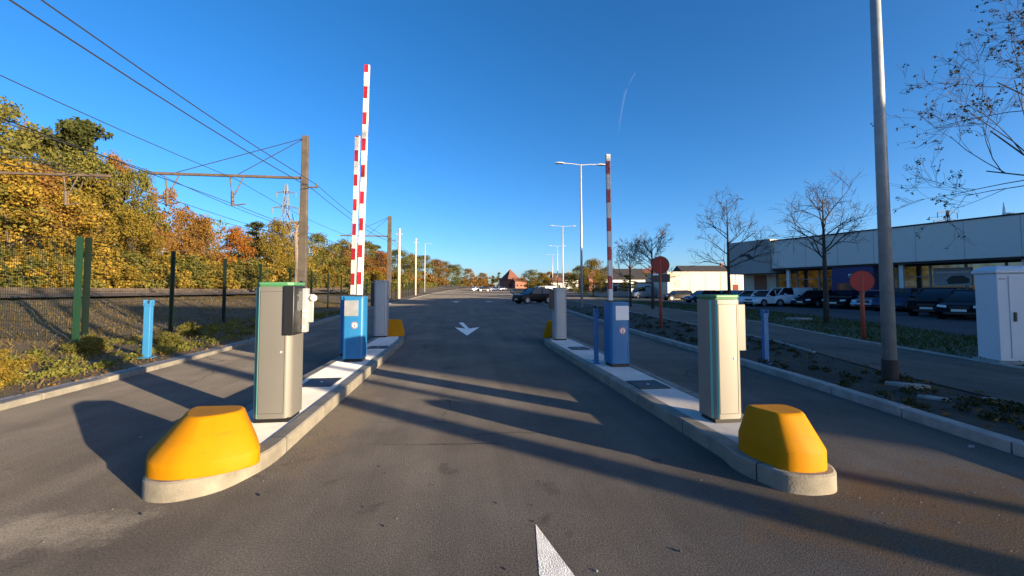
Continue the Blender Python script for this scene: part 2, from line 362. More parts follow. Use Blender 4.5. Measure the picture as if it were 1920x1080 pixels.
kerbline('lawn_edging', SF, 0, .12, .085, M['kerb2'], 'concrete edging between pavement and lawn')
# left verge and railway bank as one terrain
PROF = [(0,.055),(.6,.07),(1.6,.10),(3,.14),(4.6,.25),(6.3,.45),(8,.75),(9.6,1.0),(11,1.06),(30,1.1),(33,1.3),(37,1.6),(60,2.2),(95,2.8)]
def zleft(off):
    return np.interp(off, [p[0] for p in PROF], [p[1] for p in PROF])
offs = [0,.3,.6,1,1.4,1.9,2.4,3,3.6,4.2,4.8,5.5,6.2,7,7.8,8.6,9.4,10.2,11,13,16,20,24,28,31,34,38,45,60,95]
rnd = random.Random(5); b = MB(); rows = []
for y in YS:
    rows.append([(lk(y)-.34-o, y, rise(y)+zleft(o)+(rnd.uniform(-.05,.05) if .5 < o < 11 else rnd.uniform(-.02,.02) if o else 0)) for o in offs])
b.loft(rows, False, 0, False)
tag(b.build('left_verge', M['bank'], smooth=True), 'rough grassy verge rising to the railway bank', 'verge', kind='structure')
b = MB(); b.loft([[(-34+.0*y, y, rise(y)+1.16), (-32.8, y, rise(y)+1.28), (-17.6, y, rise(y)+1.28), (-16.4, y, rise(y)+1.14)] for y in YS], False, 0, False)
tag(b.build('track_bed', M['ballast']), 'brown stone ballast bed under the railway tracks', 'track bed', kind='structure')
for i, xc in enumerate((-19.4, -24.2, -30.2)):
    t = thing('railway_track', ['railway track nearest to the fence', 'middle railway track on the brown ballast', 'railway track nearest to the autumn trees'][i], 'railway track', (xc, 40, 1.28), 0, 'parallel railway tracks')
    for s in (-.72, .72):
        q = MB()
        for ya, yb in zip(YS, YS[1:]): q.box(s-.035, s+.035, ya-40, yb-40, rise(ya)+.12, rise(ya)+.26)
        q.build('rail', M['beam'], t)
    q = MB()
    for k in range(150): q.box(-1.25, 1.25, -44+k*.75, -44+k*.75+.26, .0+rise(-4+k*.75), .13+rise(-4+k*.75))
    tag(q.build('sleepers', M['pole'], t), kind='stuff')

# ------------------------------------------------------------------ traffic islands
def rounded(out, r=.12, n=4):
    res = []
    for i, p in enumerate(out):
        a = Vector(out[i-1]); c = Vector(p); d = Vector(out[(i+1) % len(out)])
        u = (a-c); v = (d-c); rr = min(r, u.length*.45, v.length*.45); p0 = c+u.normalized()*rr; p1 = c+v.normalized()*rr
        for k in range(n+1):
            t = k/n; q = p0*(1-t)**2+c*2*t*(1-t)+p1*t*t; res.append((q.x, q.y))
    return res
def shrink(out, d):
    n = len(out); res = []
    for i in range(n):
        a, c, e = Vector(out[i-1]), Vector(out[i]), Vector(out[(i+1) % n])
        t1 = (c-a).normalized() if (c-a).length > 1e-6 else Vector((1,0)); t2 = (e-c).normalized() if (e-c).length > 1e-6 else t1
        t = (t1+t2).normalized(); nn = Vector((-t.y, t.x)); res.append(tuple(c+nn*d))
    return res
ZI = .13
def island(out, label):
    t = thing('traffic_island', label, 'traffic island')
    o = rounded(out, .22, 5); inn = shrink(o, .13)
    k = MB(); n = len(o)
    v = [(x,y,-.05) for x,y in o]+[(x,y,ZI-.012) for x,y in o]+[(x,y,ZI) for x,y in shrink(o,.015)]+[(x,y,ZI) for x,y in inn]+[(x,y,ZI-.05) for x,y in inn]
    f = []
    for r_ in range(4):
        for i in range(n):
            a, c = r_*n+i, r_*n+(i+1) % n; f.append((a,c,c+n,a+n))
    k.add(v, f); k.build('kerb', M['ikerb'], t)
    p = MB(); p.prism(shrink(o,.133), 0, ZI-.006); p.build('paving', M['conc'], t)
    return t
island([(-1.5,3.5),(-1.5,11.0),(-1.68,12.35),(-2.3,12.35),(-2.36,11.5),(-2.36,3.7),(-2.14,3.06),(-1.92,2.98),(-1.66,3.1)], 'long concrete traffic island left of the middle lane')
island([(2.9,3.5),(3.0,10.2),(2.9,11.3),(2.3,11.3),(2.13,10.2),(2.17,3.2),(2.12,2.96),(2.23,2.62),(2.38,2.55),(2.60,2.56),(2.71,2.72),(2.78,3.1)], 'long concrete traffic island right of the middle lane')

def bumper(out, top, h, label, skirt=.1):
    cx = sum(p[0] for p in out)/len(out); cy = sum(p[1] for p in out)/len(out)
    t = MB(); o = rounded([(x-cx, y-cy) for x, y in out], .1, 4); tp = rounded([(x-cx, y-cy) for x, y in top], .1, 4)
    e = shrink(tp, .015)
    t.loft([[(x,y,0) for x,y in o], [(x,y,skirt) for x,y in o], [(x*.985+q[0]*.015, y*.985+q[1]*.015, skirt+.008) for (x,y),q in zip(o,tp)], [(x,y,h-.012) for x,y in tp], [(x,y,h) for x,y in e]])
    ob = t.build('island_bumper', M['yellow'], None); ob.location = (cx, cy, ZI-.004)
    bm = ob.modifiers.new('bevel', 'BEVEL'); bm.width = .006; bm.segments = 2; bm.limit_method = 'ANGLE'; bm.angle_limit = R(20)
    return tag(ob, label, 'bumper', 'yellow bumpers on the ends of the islands')
bumper([(-1.45,3.24),(-1.70,3.68),(-2.3,3.7),(-2.28,3.35),(-2.12,3.08),(-1.9,3.02),(-1.64,3.09)],
       [(-1.63,3.33),(-1.69,3.5),(-2.08,3.52),(-2.05,3.36),(-1.98,3.24),(-1.87,3.18),(-1.73,3.23)], .37, 'yellow bumper on the near end of the left island, widest of all')
bumper([(2.67,2.76),(2.70,3.12),(2.23,3.12),(2.19,2.94),(2.27,2.65),(2.4,2.6),(2.58,2.61)],
       [(2.58,2.84),(2.58,3.0),(2.25,3.02),(2.245,2.94),(2.31,2.76),(2.38,2.73),(2.53,2.74)], .37, 'yellow bumper on the near end of the right island', .13)
bumper([(-1.58,11.8),(-1.62,12.1),(-1.75,12.28),(-2.1,12.28),(-2.24,12.1),(-2.24,11.7),(-1.58,11.7)],
       [(-1.68,11.85),(-1.7,12.0),(-1.8,12.1),(-2.04,12.1),(-2.12,12.0),(-2.12,11.8),(-1.68,11.8)], .46, 'shaded yellow bumper at the far end of the left island')
bumper([(2.85,10.75),(2.85,11.1),(2.7,11.24),(2.4,11.24),(2.22,11.0),(2.2,10.75)],
       [(2.72,10.85),(2.72,11.0),(2.62,11.08),(2.45,11.08),(2.34,10.98),(2.34,10.85)], .46, 'yellow bumper half hidden at the far end of the right island')

# access covers set in the islands
for (x0,x1,y0,y1,lab) in ((-2.12,-1.72,5.72,6.22,'steel access cover behind the near left terminal'), (2.3,2.72,5.05,5.5,'steel access cover in front of the right barrier'),
                          (-2.05,-1.65,9.3,9.65,'steel access cover behind the left barriers'), (2.38,2.78,8.55,8.95,'steel access cover behind the right barrier')):
    t = thing('access_cover', lab, 'cover', ((x0+x1)/2,(y0+y1)/2,ZI-.006), 0, 'covers in the islands')
    a, c = (x1-x0)/2, (y1-y0)/2
    q = MB(); q.box(-a,a,-c,-c+.03,0,.014); q.box(-a,a,c-.03,c,0,.014); q.box(-a,-a+.03,-c+.03,c-.03,0,.014); q.box(a-.03,a,-c+.03,c-.03,0,.014); q.build('frame', M['dark'], t)
    q = MB(); q.box(-a+.033,a-.033,-c+.033,c-.033,0,.011); l = q.build('lid', M['cover'], t)
    q = MB(); q.tube([(0,0,.011),(0,0,.017)], .018, 10); q.build('bolt', M['galvl'], l)

# ------------------------------------------------------------------ parking terminals
def terminal(loc, wd, dp, h, label, body, side, panel, trim=True, rz=0):
    """wd along x, dp along y; side=+1 the user panel on the right side"""
    t = thing('parking_terminal', label, 'parking terminal', (*loc, ZI-.006), rz, 'parking terminals on the islands')
    x, y = wd/2, dp/2; c = .045
    q = MB(); q.box(-x+.02, x-.02, -y+.02, y-.02, 0, .05); q.build('plinth', M['black'], t)
    out = [(-x,-y+c),(-x+c,-y),(x-c,-y),(x,-y+c),(x,y),(-x,y)]
    q = MB(); q.prism(rounded(out,.02,3), .04, h-.045); q.build('housing', body, t, .004)
    q = MB(); q.prism([(-x+.01,-y+c),(-x+c,-y+.01),(x-c,-y+.01),(x-.01,-y+c),(x-.01,y-.01),(-x+.01,y-.01)], h-.045, h-.03); q.prism(out, h-.03, h, 0); q.build('lid', M['green'] if trim else body, t, .006)
    q = MB(); q.box(-x+c+.012,-x+c+.016,-y-.0015,-y,.09,h-.09); q.box(x-c-.016,x-c-.012,-y-.0015,-y,.09,h-.09); q.box(-x+c+.016,x-c-.016,-y-.0015,-y,.09,.094); q.box(-x+c+.016,x-c-.016,-y-.0015,-y,h-.094,h-.09); d = q.build('door_seam', M['seamgrey'], t)
    q = MB(); q.tube([(x-c-.045,-y,h*.5),(x-c-.045,-y-.006,h*.5)], .011, 12); q.build('lock', M['galvl'], d)
    if trim:
        q = MB(); s = -1
        q.add([(s*(x+.003),-y+c+.004,.045),(s*(x-c-.004),-y-.003,.045),(s*(x-c-.004),-y-.003,h-.05),(s*(x+.003),-y+c+.004,h-.05),
               (s*(x-.01),-y+c+.004,.045),(s*(x-c-.004),-y+.01,.045),(s*(x-c-.004),-y+.01,h-.05),(s*(x-.01),-y+c+.004,h-.05)],
              [(0,1,2,3),(7,6,5,4),(0,4,5,1),(1,5,6,2),(2,6,7,3),(3,7,4,0)])
        q.build('edge_trim', M['teal'], t)
    return t
t = terminal((-1.82,4.38), .35, .32, 1.36, 'champagne grey parking terminal nearest on the left island, black panel on its right', M['steel'], 1, None)
q = MB(); q.box(.1,.2,-.18,.1,.84,1.325); p = q.build('reader_panel', M['black'], t, .008)
q = MB(); q.box(.2,.206,-.12,.06,1.08,1.27); q.build('screen', M['winglass'], p)
q = MB(); q.box(.2,.245,.02,.1,.85,1.3); q.box(.2,.30,.05,.07,.95,1.24); br = q.build('intercom_bracket', M['grey'], t, .004)
q = MB(); q.sphere((.30,.05,1.2), .036); q.build('camera_dome', M['sticker'], br, smooth=True)
for z in (.9, 1.02, 1.07):
    q = MB(); q.tube([(.222,.012,z),(.222,.02,z)], .014, 10); q.build('button', M['sticker'], br)
t = terminal((2.57,3.80), .31, .27, 1.235, 'cream parking terminal nearest on the right island, teal stripe down its corner', M['cream'], 1, None)
q = MB(); q.box(.155,.245,-.06,.13,.68,1.14); p = q.build('reader_panel', M['steel'], t, .006)
q = MB(); q.box(.245,.252,-.03,.1,.72,1.1); q.build('screen', M['black'], p)
t = terminal((-2.2,11.95-.3), .36, .3, 1.56, 'grey parking terminal at the far end of the left island, half in shade', M['grey'], 1, None, False)
q = MB(); q.box(-.27,-.18,-.1,.13,.85,1.5); q.build('reader_panel', M['black'], t, .006)
t = terminal((2.55,10.6-.2), .33, .3, 1.36, 'pale grey parking terminal at the far end of the right island', M['grey'], -1, None, False)
q = MB(); q.box(-.25,-.165,-.1,.13,.80,1.3); q.build('reader_panel', M['black'], t, .006)

# ------------------------------------------------------------------ barriers
def barrier(loc, wd, dp, h, label, alen, ax, lean, panel, topred=False, sticker=True, a=.048):
    t = thing('barrier_gate', label, 'barrier', (*loc, ZI-.006), 0, 'lifting barriers on the islands')
    x, y = wd/2, dp/2
    q = MB(); q.box(-x+.02, x-.02, -y+.02, y-.02, 0, .06); q.build('plinth', M['black'], t)
    out = [(-x,-y+.03),(-x+.03,-y),(x-.03,-y),(x,-y+.03),(x,y),(-x,y)]
    q = MB(); q.prism(rounded(out,.02,3), .055, h-.03); q.prism([(a*1.02,b_*1.02) for a,b_ in out], h-.03, h); c = q.build('cabinet', M['blue'], t, .004)
    if sticker:
        q = MB(); q.box(*panel); q.build('front_panel', M['galv'] if not topred else M['sticker'], t, .003)
        zc = h*.56; sx = .03 if not topred else .04
        q = MB(); q.disc((sx,-y-.001,zc), (0,-1,0), .058, .003, 24); s = q.build('sign_disc', M['sticker'], t)
        q = MB()
        for k in range(24):
            a0, a1 = 2*math.pi*k/24, 2*math.pi*(k+1)/24
            q.add([(sx+r_*math.cos(a), -y-.0055, zc+r_*math.sin(a)) for r_, a in ((.043,a0),(.056,a0),(.056,a1),(.043,a1))], [(0,1,2,3)])
        q.build('red_ring', M['stred'], s)
        q = MB(); q.disc((sx,-y-.004,zc+.017), (0,-1,0), .009, .002, 10); q.box(sx-.009, sx+.009, -y-.006, -y-.004, zc-.03, zc+.006); q.build('figure', M['frame'], s)
        q = MB(); q.box(x-.05, x-.047, -y-.004, -y, .1, .42); q.build('door_gap', M['navy'], t)
    # raised arm
    q = MB(); d = .03; z0 = h-.05; per = .5; n = int(alen/.125)
    prof = [(-a,-d),(a*.55,-d),(a,-d*.6),(a,d*.6),(a*.55,d),(-a,d)]
    zz = [0]; mm = []
    z = .0
    while z < alen-.01:
        for L_, c_ in ((.27, 0), (.23, 1)):
            if z >= alen-.01: break
            z2 = min(alen, z+L_); zz.append(z2); mm.append(c_); z = z2
    for i in range(len(mm)):
        r0 = [(px_, py_, z0+zz[i]) for px_, py_ in prof]; r1 = [(px_, py_, z0+zz[i+1]) for px_, py_ in prof]
        for k in range(6):
            k2 = (k+1) % 6
            red = mm[i] and k in (0, 4, 5)
            q.add([r0[k], r0[k2], r1[k2], r1[k]], [(0,1,2,3)], 1 if red else 0)
    q.add([(px_, py_, z0+alen) for px_, py_ in prof], [(0,1,2,3,4,5)], 1 if topred else 0)
    arm = q.build('arm', [M['armwhite'], M['red']], t); arm.location = (ax, 0, 0); arm.rotation_euler = (0, lean, 0)
    q = MB(); q.box(ax-.075, ax+.075, -.045, .045, h, h+.03); q.build('arm_clamp', M['dark'], t, .005)
    return t
barrier((-1.93,7.78), .36, .34, 1.17, 'blue barrier cabinet on the left island with the tallest raised red and white arm', 4.42, .055, R(.9), (-.15,.09,-.176,-.17,.82,1.1))
barrier((-2.17,8.45), .36, .34, 1.17, 'dark blue barrier cabinet behind the front left one with a shorter raised arm', 3.3, .01, R(.7), None, False, False)
barrier((2.65,6.72), .34, .34, 1.08, 'blue barrier cabinet on the right island with a white panel and one raised arm', 2.62, -.09, R(-.5), (-.08,.15,-.176,-.17,.78,1.02), True, a=.037)

# blue arm rest posts
def armrest(loc, wd, h, label, m, z=ZI-.006):
    t = thing('arm_rest_post', label, 'arm rest post', (*loc, z), 0, 'blue posts for resting the barrier arms')
    q = MB(); q.box(-wd*.9, wd*.9, -wd*.9, wd*.9, 0, .012); q.build('base_plate', m, t)
    q = MB(); q.box(-wd/2, wd/2, -wd*.4, wd*.4, .012, h-.12); q.build('post', m, t, .006)
    q = MB(); q.box(-wd*.6, wd*.6, -wd*.45, wd*.45, h-.12, h-.07); q.box(-wd*.6, -wd*.38, -wd*.45, wd*.45, h-.07, h); q.box(wd*.38, wd*.6, -wd*.45, wd*.45, h-.07, h); q.build('fork', m, t, .004)
    return t
armrest((-6.05,8.75), .115, 1.12, 'light blue post with a forked top on the left verge', M['postblue'], .1)
armrest((5.62,6.95), .09, 1.0, 'blue post on the right kerb behind the cream terminal', M['blue'], .05)
armrest((2.36,6.92), .06, .95, 'slim blue post on the right island left of the barrier', M['blue'])
armrest((2.44,7.2), .06, .95, 'slim dark blue post between the right barrier and its front post', M['blue'])

# ------------------------------------------------------------------ road arrows and small markings
def arrow(x, y, L_, w_, label, flip=False, rz=0, sl=0):
    q = MB(); s = -1 if flip else 1
    pts = [(-.1-sl,L_/2),(.1-sl,L_/2),(.075,-L_*.05),(w_/2,L_*.06),(0,-L_/2),(-w_/2,L_*.06),(-.075,-L_*.05)]
    q.add([(px_, s*py_, 0) for px_, py_ in pts], [(0,1,2,6),(2,3,4),(2,4,6),(6,4,5)])
    ob = q.build('road_arrow', M['white']); ob.location = (x, y, (.0015 if y < 30 else .006)+rise(y)); ob.rotation_euler = (0,0,rz)
    return tag(ob, label, 'road arrow', 'white arrows painted on the road')
ar = arrow(.23, 15.4, 5.2, .95, 'white arrow on the middle lane between the islands, pointing to the viewer', rz=R(-1), sl=.28)
arrow(-.65, 52, 5.5, 1.3, 'small far white arrow, left one of the pair on the far road'); arrow(3.5, 52, 4.0, 1.3, 'small far white arrow, right one of the pair on the far road')
q = MB(); q.add([(.45,2.46,0),(.56,2.0,0),(.66,1.2,0),(.30,1.2,0),(.385,2.0,0)], [(0,4,3,2,1)])
ob = q.build('road_arrow', M['white']); ob.location = (0,0,.0012); tag(ob, 'tip of a white arrow at the bottom edge of the photo', 'road arrow', 'white arrows painted on the road')
q = MB(); q.box(-.16,.16,-.5,.5,0,.003)
def seam(a, b_, n, wd, label, seed):
    rr = random.Random(seed); q = MB(); A = G(*a); B = G(*b_); rows = []
    for i in range(n+1):
        f = i/n; x = A[0]+(B[0]-A[0])*f; y = A[1]+(B[1]-A[1])*f+rr.uniform(-.006,.006); h = wd*(.25+.75*rr.random())*(1 if 0 < i < n else .1)
        rows.append([(x,y-h,.003),(x,y+h,.003)])
    q.loft(rows, False, 0, False); tag(q.build('road_seam', M['seam']), label, 'seam', None, 'structure')
M['seam'] = mat('open asphalt seam', (.03,.026,.022), .95)
seam((800,834),(934,832),30,.011,'short dark open seam across the middle lane',1); seam((690,834),(800,834),24,.004,'fine end of the seam across the middle lane',2)
seam((700,792),(880,793),30,.004,'fine seam across the middle lane a little further on',3)
# gravel and litter on the asphalt: stuff
def scatter_stones(name, n, areas, m, s0, s1, label, seed):
    rr = random.Random(seed); q = MB()
    for k in range(n):
        x0,x1,y0,y1 = areas[k % len(areas)]; x, y = rr.uniform(x0,x1), rr.uniform(y0,y1); s = s0+(s1-s0)*rr.random()**3
        v = [(x+s*rr.uniform(.6,1)*a, y+s*rr.uniform(.6,1)*c_, .0+s*.7*z) for a, c_, z in ((1,0,.3),(0,1,.3),(-1,0,.3),(0,-1,.3),(.1,.1,1),(0,0,0))]
        q.add(v, [(0,1,4),(1,2,4),(2,3,4),(3,0,4),(1,0,5),(2,1,5),(3,2,5),(0,3,5)])
    return tag(q.build(name, m), label, 'gravel', None, 'stuff')
scatter_stones('gravel', 900, [(-4.6,-2.2,1.6,3.1),(-1.5,-1.1,3,7),(2.4,6,1.0,2.6),(2.6,4.5,1.5,2.6),(3.1,4.8,2.5,5)], M['pebble'], .003, .011, 'loose gravel scattered over the asphalt', 4)
scatter_stones('white_chips', 22, [(-4.6,4.5,1.5,4.5),(-4.6,-2,1.6,3)], M['stone'], .008, .022, 'few pale stone chips lying on the near asphalt', 9)
scatter_stones('dark_crumbs', 20, [(-2,1.5,1.9,5.5)], M['dark'], .008, .022, 'dark crumbs of asphalt lying on the middle lane', 12)

# ------------------------------------------------------------------ fence
def fence(pts, label, hgt, mp, mw, step=.05, rows=10, base=None, r=.0028):
    t = thing('mesh_fence', label, 'fence', (*pts[0], 0), 0, 'green mesh fences by the railway')
    ox, oy = pts[0]
    for i, (x, y) in enumerate(pts):
        zb = base(x, y)
        q = MB(); q.box(x-ox-.05, x-ox+.05, y-oy-.035, y-oy+.035, zb-.25, zb+hgt+.06); q.build('post', mp, t)
    for (xa,ya),(xb,yb) in zip(pts, pts[1:]):
        L_ = math.hypot(xb-xa, yb-ya); n = max(8, int(L_/step)); q = MB(); d = Vector((xb-xa, yb-ya,0)).normalized(); nn = Vector((-d.y,d.x,0))
        za, zb = base(xa,ya), base(xb,yb)
        for k in range(1, n):
            f = k/n; p = Vector((xa-ox+(xb-xa)*f, ya-oy+(yb-ya)*f, 0)); z = za+(zb-za)*f
            q.loft([[p+d*r+Vector((0,0,zz)), p-d*r+nn*r+Vector((0,0,zz)), p-d*r-nn*r+Vector((0,0,zz))] for zz in (z+.05, z+hgt)], False)
        for k in range(rows+1):
            h_ = .06+(hgt-.08)*k/rows; q.tube([(xa-ox,ya-oy,za+h_),(xb-ox,yb-oy,zb+h_)], .004, 4)
        q.build('mesh_panel', mw, t)
    return t
gz = lambda x, y: rise(y)+float(zleft(lk(y)-.34-x))
F1 = [(-8.82,10.58),(-11.2,10.75),(-13.7,10.9),(-16.0,11.0)]
fence(F1, 'green mesh fence panels running from the double post off to the left', 2.45, M['fgreen'], M['fdark'], .05, 12, gz, .0034)
F2 = [(-8.74,10.70),(-9.1,14.1),(-9.2,17.15),(-9.3,20.2),(-9.35,23.6),(-9.4,27.0),(-9.45,30.4),(-9.5,33.8),(-9.6,37.2),(-9.7,40.6),(-9.8,44)]+[(-9.9-.02*k,48+4*k) for k in range(14)]
fence(F2, 'dark green mesh fence running along the railway into the distance', 2.45, M['fdark'], M['fdark'], .10, 8, gz, .0016)
# green double post: a second stout post closing the near fence
# ------------------------------------------------------------------ overhead line
def wirething(name, pts, r, label, m=None, group=None):
    ox, oy, oz = pts[0]; q = MB(); q.tube([(x-ox,y-oy,z-oz) for x,y,z in pts], r, 4)
    ob = q.build(name, m or M['wire']); ob.location = pts[0]; return tag(ob, label, 'overhead wire', group)
def catpole(x, y, zt, zbm, xl, label, hang=(), r=.27, m=None, bm=True, rx=None):
    zb = gz(x, y) if x > -60 else 1.1
    t = thing('catenary_pole', label, 'catenary pole', (x, y, zb), 0, 'poles carrying the overhead line')
    q = MB(); q.loft([[(a*s, c_*s*.8, z) for a, c_ in ((-1,-1),(1,-1),(1,1),(-1,1))] for z, s in ((-.3,r*1.15),(zt-zb,r*.8))]); q.build('post', m or M['pole'], t, .04)
    if bm:
        q = MB(); z = zbm-zb; x1 = xl-x; xr = .0 if rx is None else rx
        L_ = x1
        q.box(min(L_,xr), max(L_,xr), -.09, .09, z-.09, z+.09); q.build('cantilever_beam', M['beam'], t)
        for hx in hang:
            q = MB(); dx = hx-x
            q.tube([(dx-.25,0,z-.09),(dx,0,z-1.9)], .05, 5); q.tube([(dx+.7,0,z-.09),(dx+.1,0,z-1.5)], .045, 5); q.tube([(dx-.06,0,z-1.2),(dx-.02,0,z-2.3)], .11, 6); q.tube([(dx-.1,0,z-2.3),(dx+.9,0,z-2.15)], .05, 5)
            q.build('hanger', M['beam'], t)
        s = math.copysign(1, x1)
        for fr in (.45, .85):
            q = MB(); q.tube([(0,0,zt-zb-.15),(x1*fr,0,z+.1)], .03, 4); q.build('stay_wire', M['wire'], t)
        q = MB(); q.box(.2,1.0,-.05,.05,z-.75,z-.65); q.tube([(.9,0,z-.65),(.9,0,z-.4)], .07, 8); q.build('feeder_bracket', M['beam'], t)
    return t
Y1 = 33.
px1 = atY(573,255,Y1); bz = atY(573,334,Y1)[2]
catpole(px1[0], Y1, px1[2], bz, atY(285,326,Y1)[0], 'nearest concrete catenary pole with a long beam reaching left over the tracks', (atY(315,370,Y1)[0], atY(437,370,Y1)[0]))
catpole(-46, Y1+1, 12.4, atY(90,320,Y1)[2], atY(185,322,Y1)[0], 'catenary pole beyond the left edge whose beam hangs in front of the wood', (atY(100,360,Y1)[0],), .27)
Y2 = 68.
p2 = atY(731,405,Y2); catpole(p2[0], Y2, p2[2], atY(731,443,Y2)[2], atY(638,443,Y2)[0], 'second catenary pole with a straight beam, right of the raised arms', (atY(655,443,Y2)[0],), .33)
for px_, top, X_, lab, lt in ((749,431,-9.6,'pale concrete pole just right of the second catenary pole',1),(780,449,-9.4,'white slender pole third along the railway fence',2),(868,497,-9.5,'distant pale pole low beside the wooded slope',1)):
    P = atX(px_, top, X_); zb = gz(X_, P[1])
    t = thing('line_pole', lab, 'pole', (X_, P[1], zb), 0)
    q = MB(); q.tube([(0,0,-.3),(0,0,P[2]-zb)], [.26,.17] if lt == 1 else [.2,.12], 8); q.build('shaft', M['polel'], t, smooth=True)
    q = MB(); q.tube([(0,0,P[2]-zb),(0,0,P[2]-zb+.12)], .24, 8); q.box(-.5,.5,-.05,.05,P[2]-zb-.7,P[2]-zb-.6); q.build('cap', M['galvl'], t)
# wires parallel to the tracks
def trackwire(px_, py_, Yref, label, y0=2, y1=200, r=.024, sag=.5, span=35.):
    P = atY(px_, py_, Yref); pts = []; y = y0
    while y <= y1:
        f = ((y-Yref) % span)/span; pts.append((P[0], y, P[2]+rise(y)-sag*4*f*(1-f))); y += span/10
    return wirething('overhead_wire', pts, r, label, None, 'overhead wires along the railway')
trackwire(583,352,Y1,'overhead wire meeting the nearest catenary pole at its bracket, lower of the close pair', r=.03)
trackwire(590,343,Y1,'upper of the two close overhead wires meeting at the nearest catenary pole', r=.028)
trackwire(437,333,Y1,'overhead wire crossing the sky to the middle of the long beam', r=.022)
trackwire(287,322,Y1,'overhead wire passing the free tip of the long beam', r=.026)
trackwire(315,372,Y1,'contact wire below the left hanger of the long beam', r=.022, sag=.1)
trackwire(437,382,Y1,'contact wire below the right hanger of the long beam', r=.022, sag=.1)
trackwire(120,318,Y1,'overhead wire low against the crowns of the left wood', r=.024)
# lattice pylons far behind
def pylon(x, y, z0, h, wb, label, arms):
    t = thing('lattice_pylon', label, 'pylon', (x,y,z0)); q = MB(); r = h*.0032
    w_ = lambda f: wb*(1-f)*.5+wb*.06
    for a, c_ in ((-1,-1),(1,-1),(1,1),(-1,1)): q.tube([(a*w_(0),c_*w_(0),0),(a*w_(1),c_*w_(1),h)], r, 4)
    n = 9
    for k in range(n):
        f0, f1 = k/n, (k+1)/n
        for a, c_, e, g_ in ((-1,-1,1,-1),(1,-1,1,1),(1,1,-1,1),(-1,1,-1,-1)):
            q.tube([(a*w_(f0),c_*w_(f0),h*f0),(e*w_(f1),g_*w_(f1),h*f1)], r*.7, 4); q.tube([(e*w_(f0),g_*w_(f0),h*f0),(a*w_(f1),c_*w_(f1),h*f1)], r*.7, 4)
    q.build('lattice', M['pylon'], t)
    for f, l in arms:
        q = MB(); q.tube([(-l,0,h*f),(0,0,h*f+l*.2),(l,0,h*f)], r*1.2, 4); q.tube([(-l,0,h*f),(l,0,h*f)], r, 4)
        for s in (-1,1): q.tube([(s*l,0,h*f),(s*l,0,h*f-l*.5)], r*1.3, 4)
        q.build('cross_arm', M['pylon'], t)
P = atY(537,345,190); pylon(P[0],190,0,P[2],6,'grey lattice pylon rising above the wood left of the nearest pole',((.92,4),(.78,5.5),(.64,4.5)))
P = atY(1776,394,150); pylon(P[0],150,0,P[2],4,'dark lattice pylon showing above the showroom roof',((.97,5),(.87,7),(.77,5)))
P = atX(557,415,-13.5); t = thing('dead_tree', 'tall pale leafless trunk standing beside the nearest catenary pole', 'tree', (-13.5,P[1],1)); 
q = MB(); q.tube([(0,0,-.3),(.1,0,2.5),(-.1,0,5),(.1,.1,P[2]-1)], [.2,.17,.13,.06], 7); q.build('trunk', M['birch'], t)
q = MB()
rr = random.Random(2)
for k in range(10):
    z = rr.uniform(3,P[2]-1.3); a = rr.uniform(0,6.28); q.tube([(0,0,z),(math.cos(a)*.6,math.sin(a)*.6,z+.7),(math.cos(a)*.8,math.sin(a)*.8,z+1.3)], [.06,.04,.015], 4)
q.build('branches', M['birch'], t)

# ------------------------------------------------------------------ lamps on the right
def lamp_head(q, x, y, z, s):
    q.loft([[(x+s*a, y+b_, z+c_) for a, b_, c_ in ((d,-wd,.0),(d,wd,.0),(d,wd*.6,hh),(d,-wd*.6,hh))] for d, wd, hh in ((0,.07,.07),(.25,.16,.12),(.7,.14,.09),(.8,.08,.04))])
def street_lamp(x, y, h, label, arms=(-1,1), r0=.1, r1=.055, al=1.4, base=False, m=None, zb=None):
    t = thing('street_lamp', label, 'street lamp', (x,y,rise(y)+.05 if zb is None else zb), 0, 'street lamps along the right side')
    q = MB(); q.tube([(0,0,-.1),(0,0,h*.5),(0,0,h)], [r0,(r0+r1)/2,r1], 12); q.build('pole', m or M['galvl'], t, smooth=True)
    if base:
        q = MB(); q.tube([(0,0,-.05),(0,0,.33)], r0*1.12, 14); q.build('base_sleeve', M['rust'], t)
    for s in arms:
        q = MB(); q.tube([(0,0,h-.02),(s*al*.5,0,h+.05),(s*al,0,h+.08)], .035, 6); a = q.build('arm', M['galvl'], t)
        q = MB(); lamp_head(q, s*al, 0, h+.03, s); q.build('lamp_head', M['galvl'], a)
    return t
big = street_lamp(6.32,5.33,8.6,'thick grey lamp post in the right foreground with a black base', (1,), .088, .055, 1.6, True, M['galv'])
P = G(1091,578)
street_lamp(P[0], P[1], atY(1090,309,P[1])[2]-.05, 'double headed street lamp behind the right barrier arm', (-1,1), .11, .06, 1.35)
for px_, top, Y_, lab in ((1055,425,66,'second double headed street lamp in the row, smaller'),(1045,462,100,'third and thinner double headed street lamp far down the road'),(1036,478,140,'farthest double headed street lamp above the far trees')):
    P = atY(px_, top, Y_); street_lamp(P[0], Y_, P[2]-rise(Y_), lab, (-1,1), .13, .08, 1.5)
P = atX(797,457,-9.9); street_lamp(-9.9, P[1], P[2]-gz(-9.9,P[1]), 'single headed lamp post on the left beside the pale poles', (1,), .13, .09, .9, zb=gz(-9.9,P[1]))

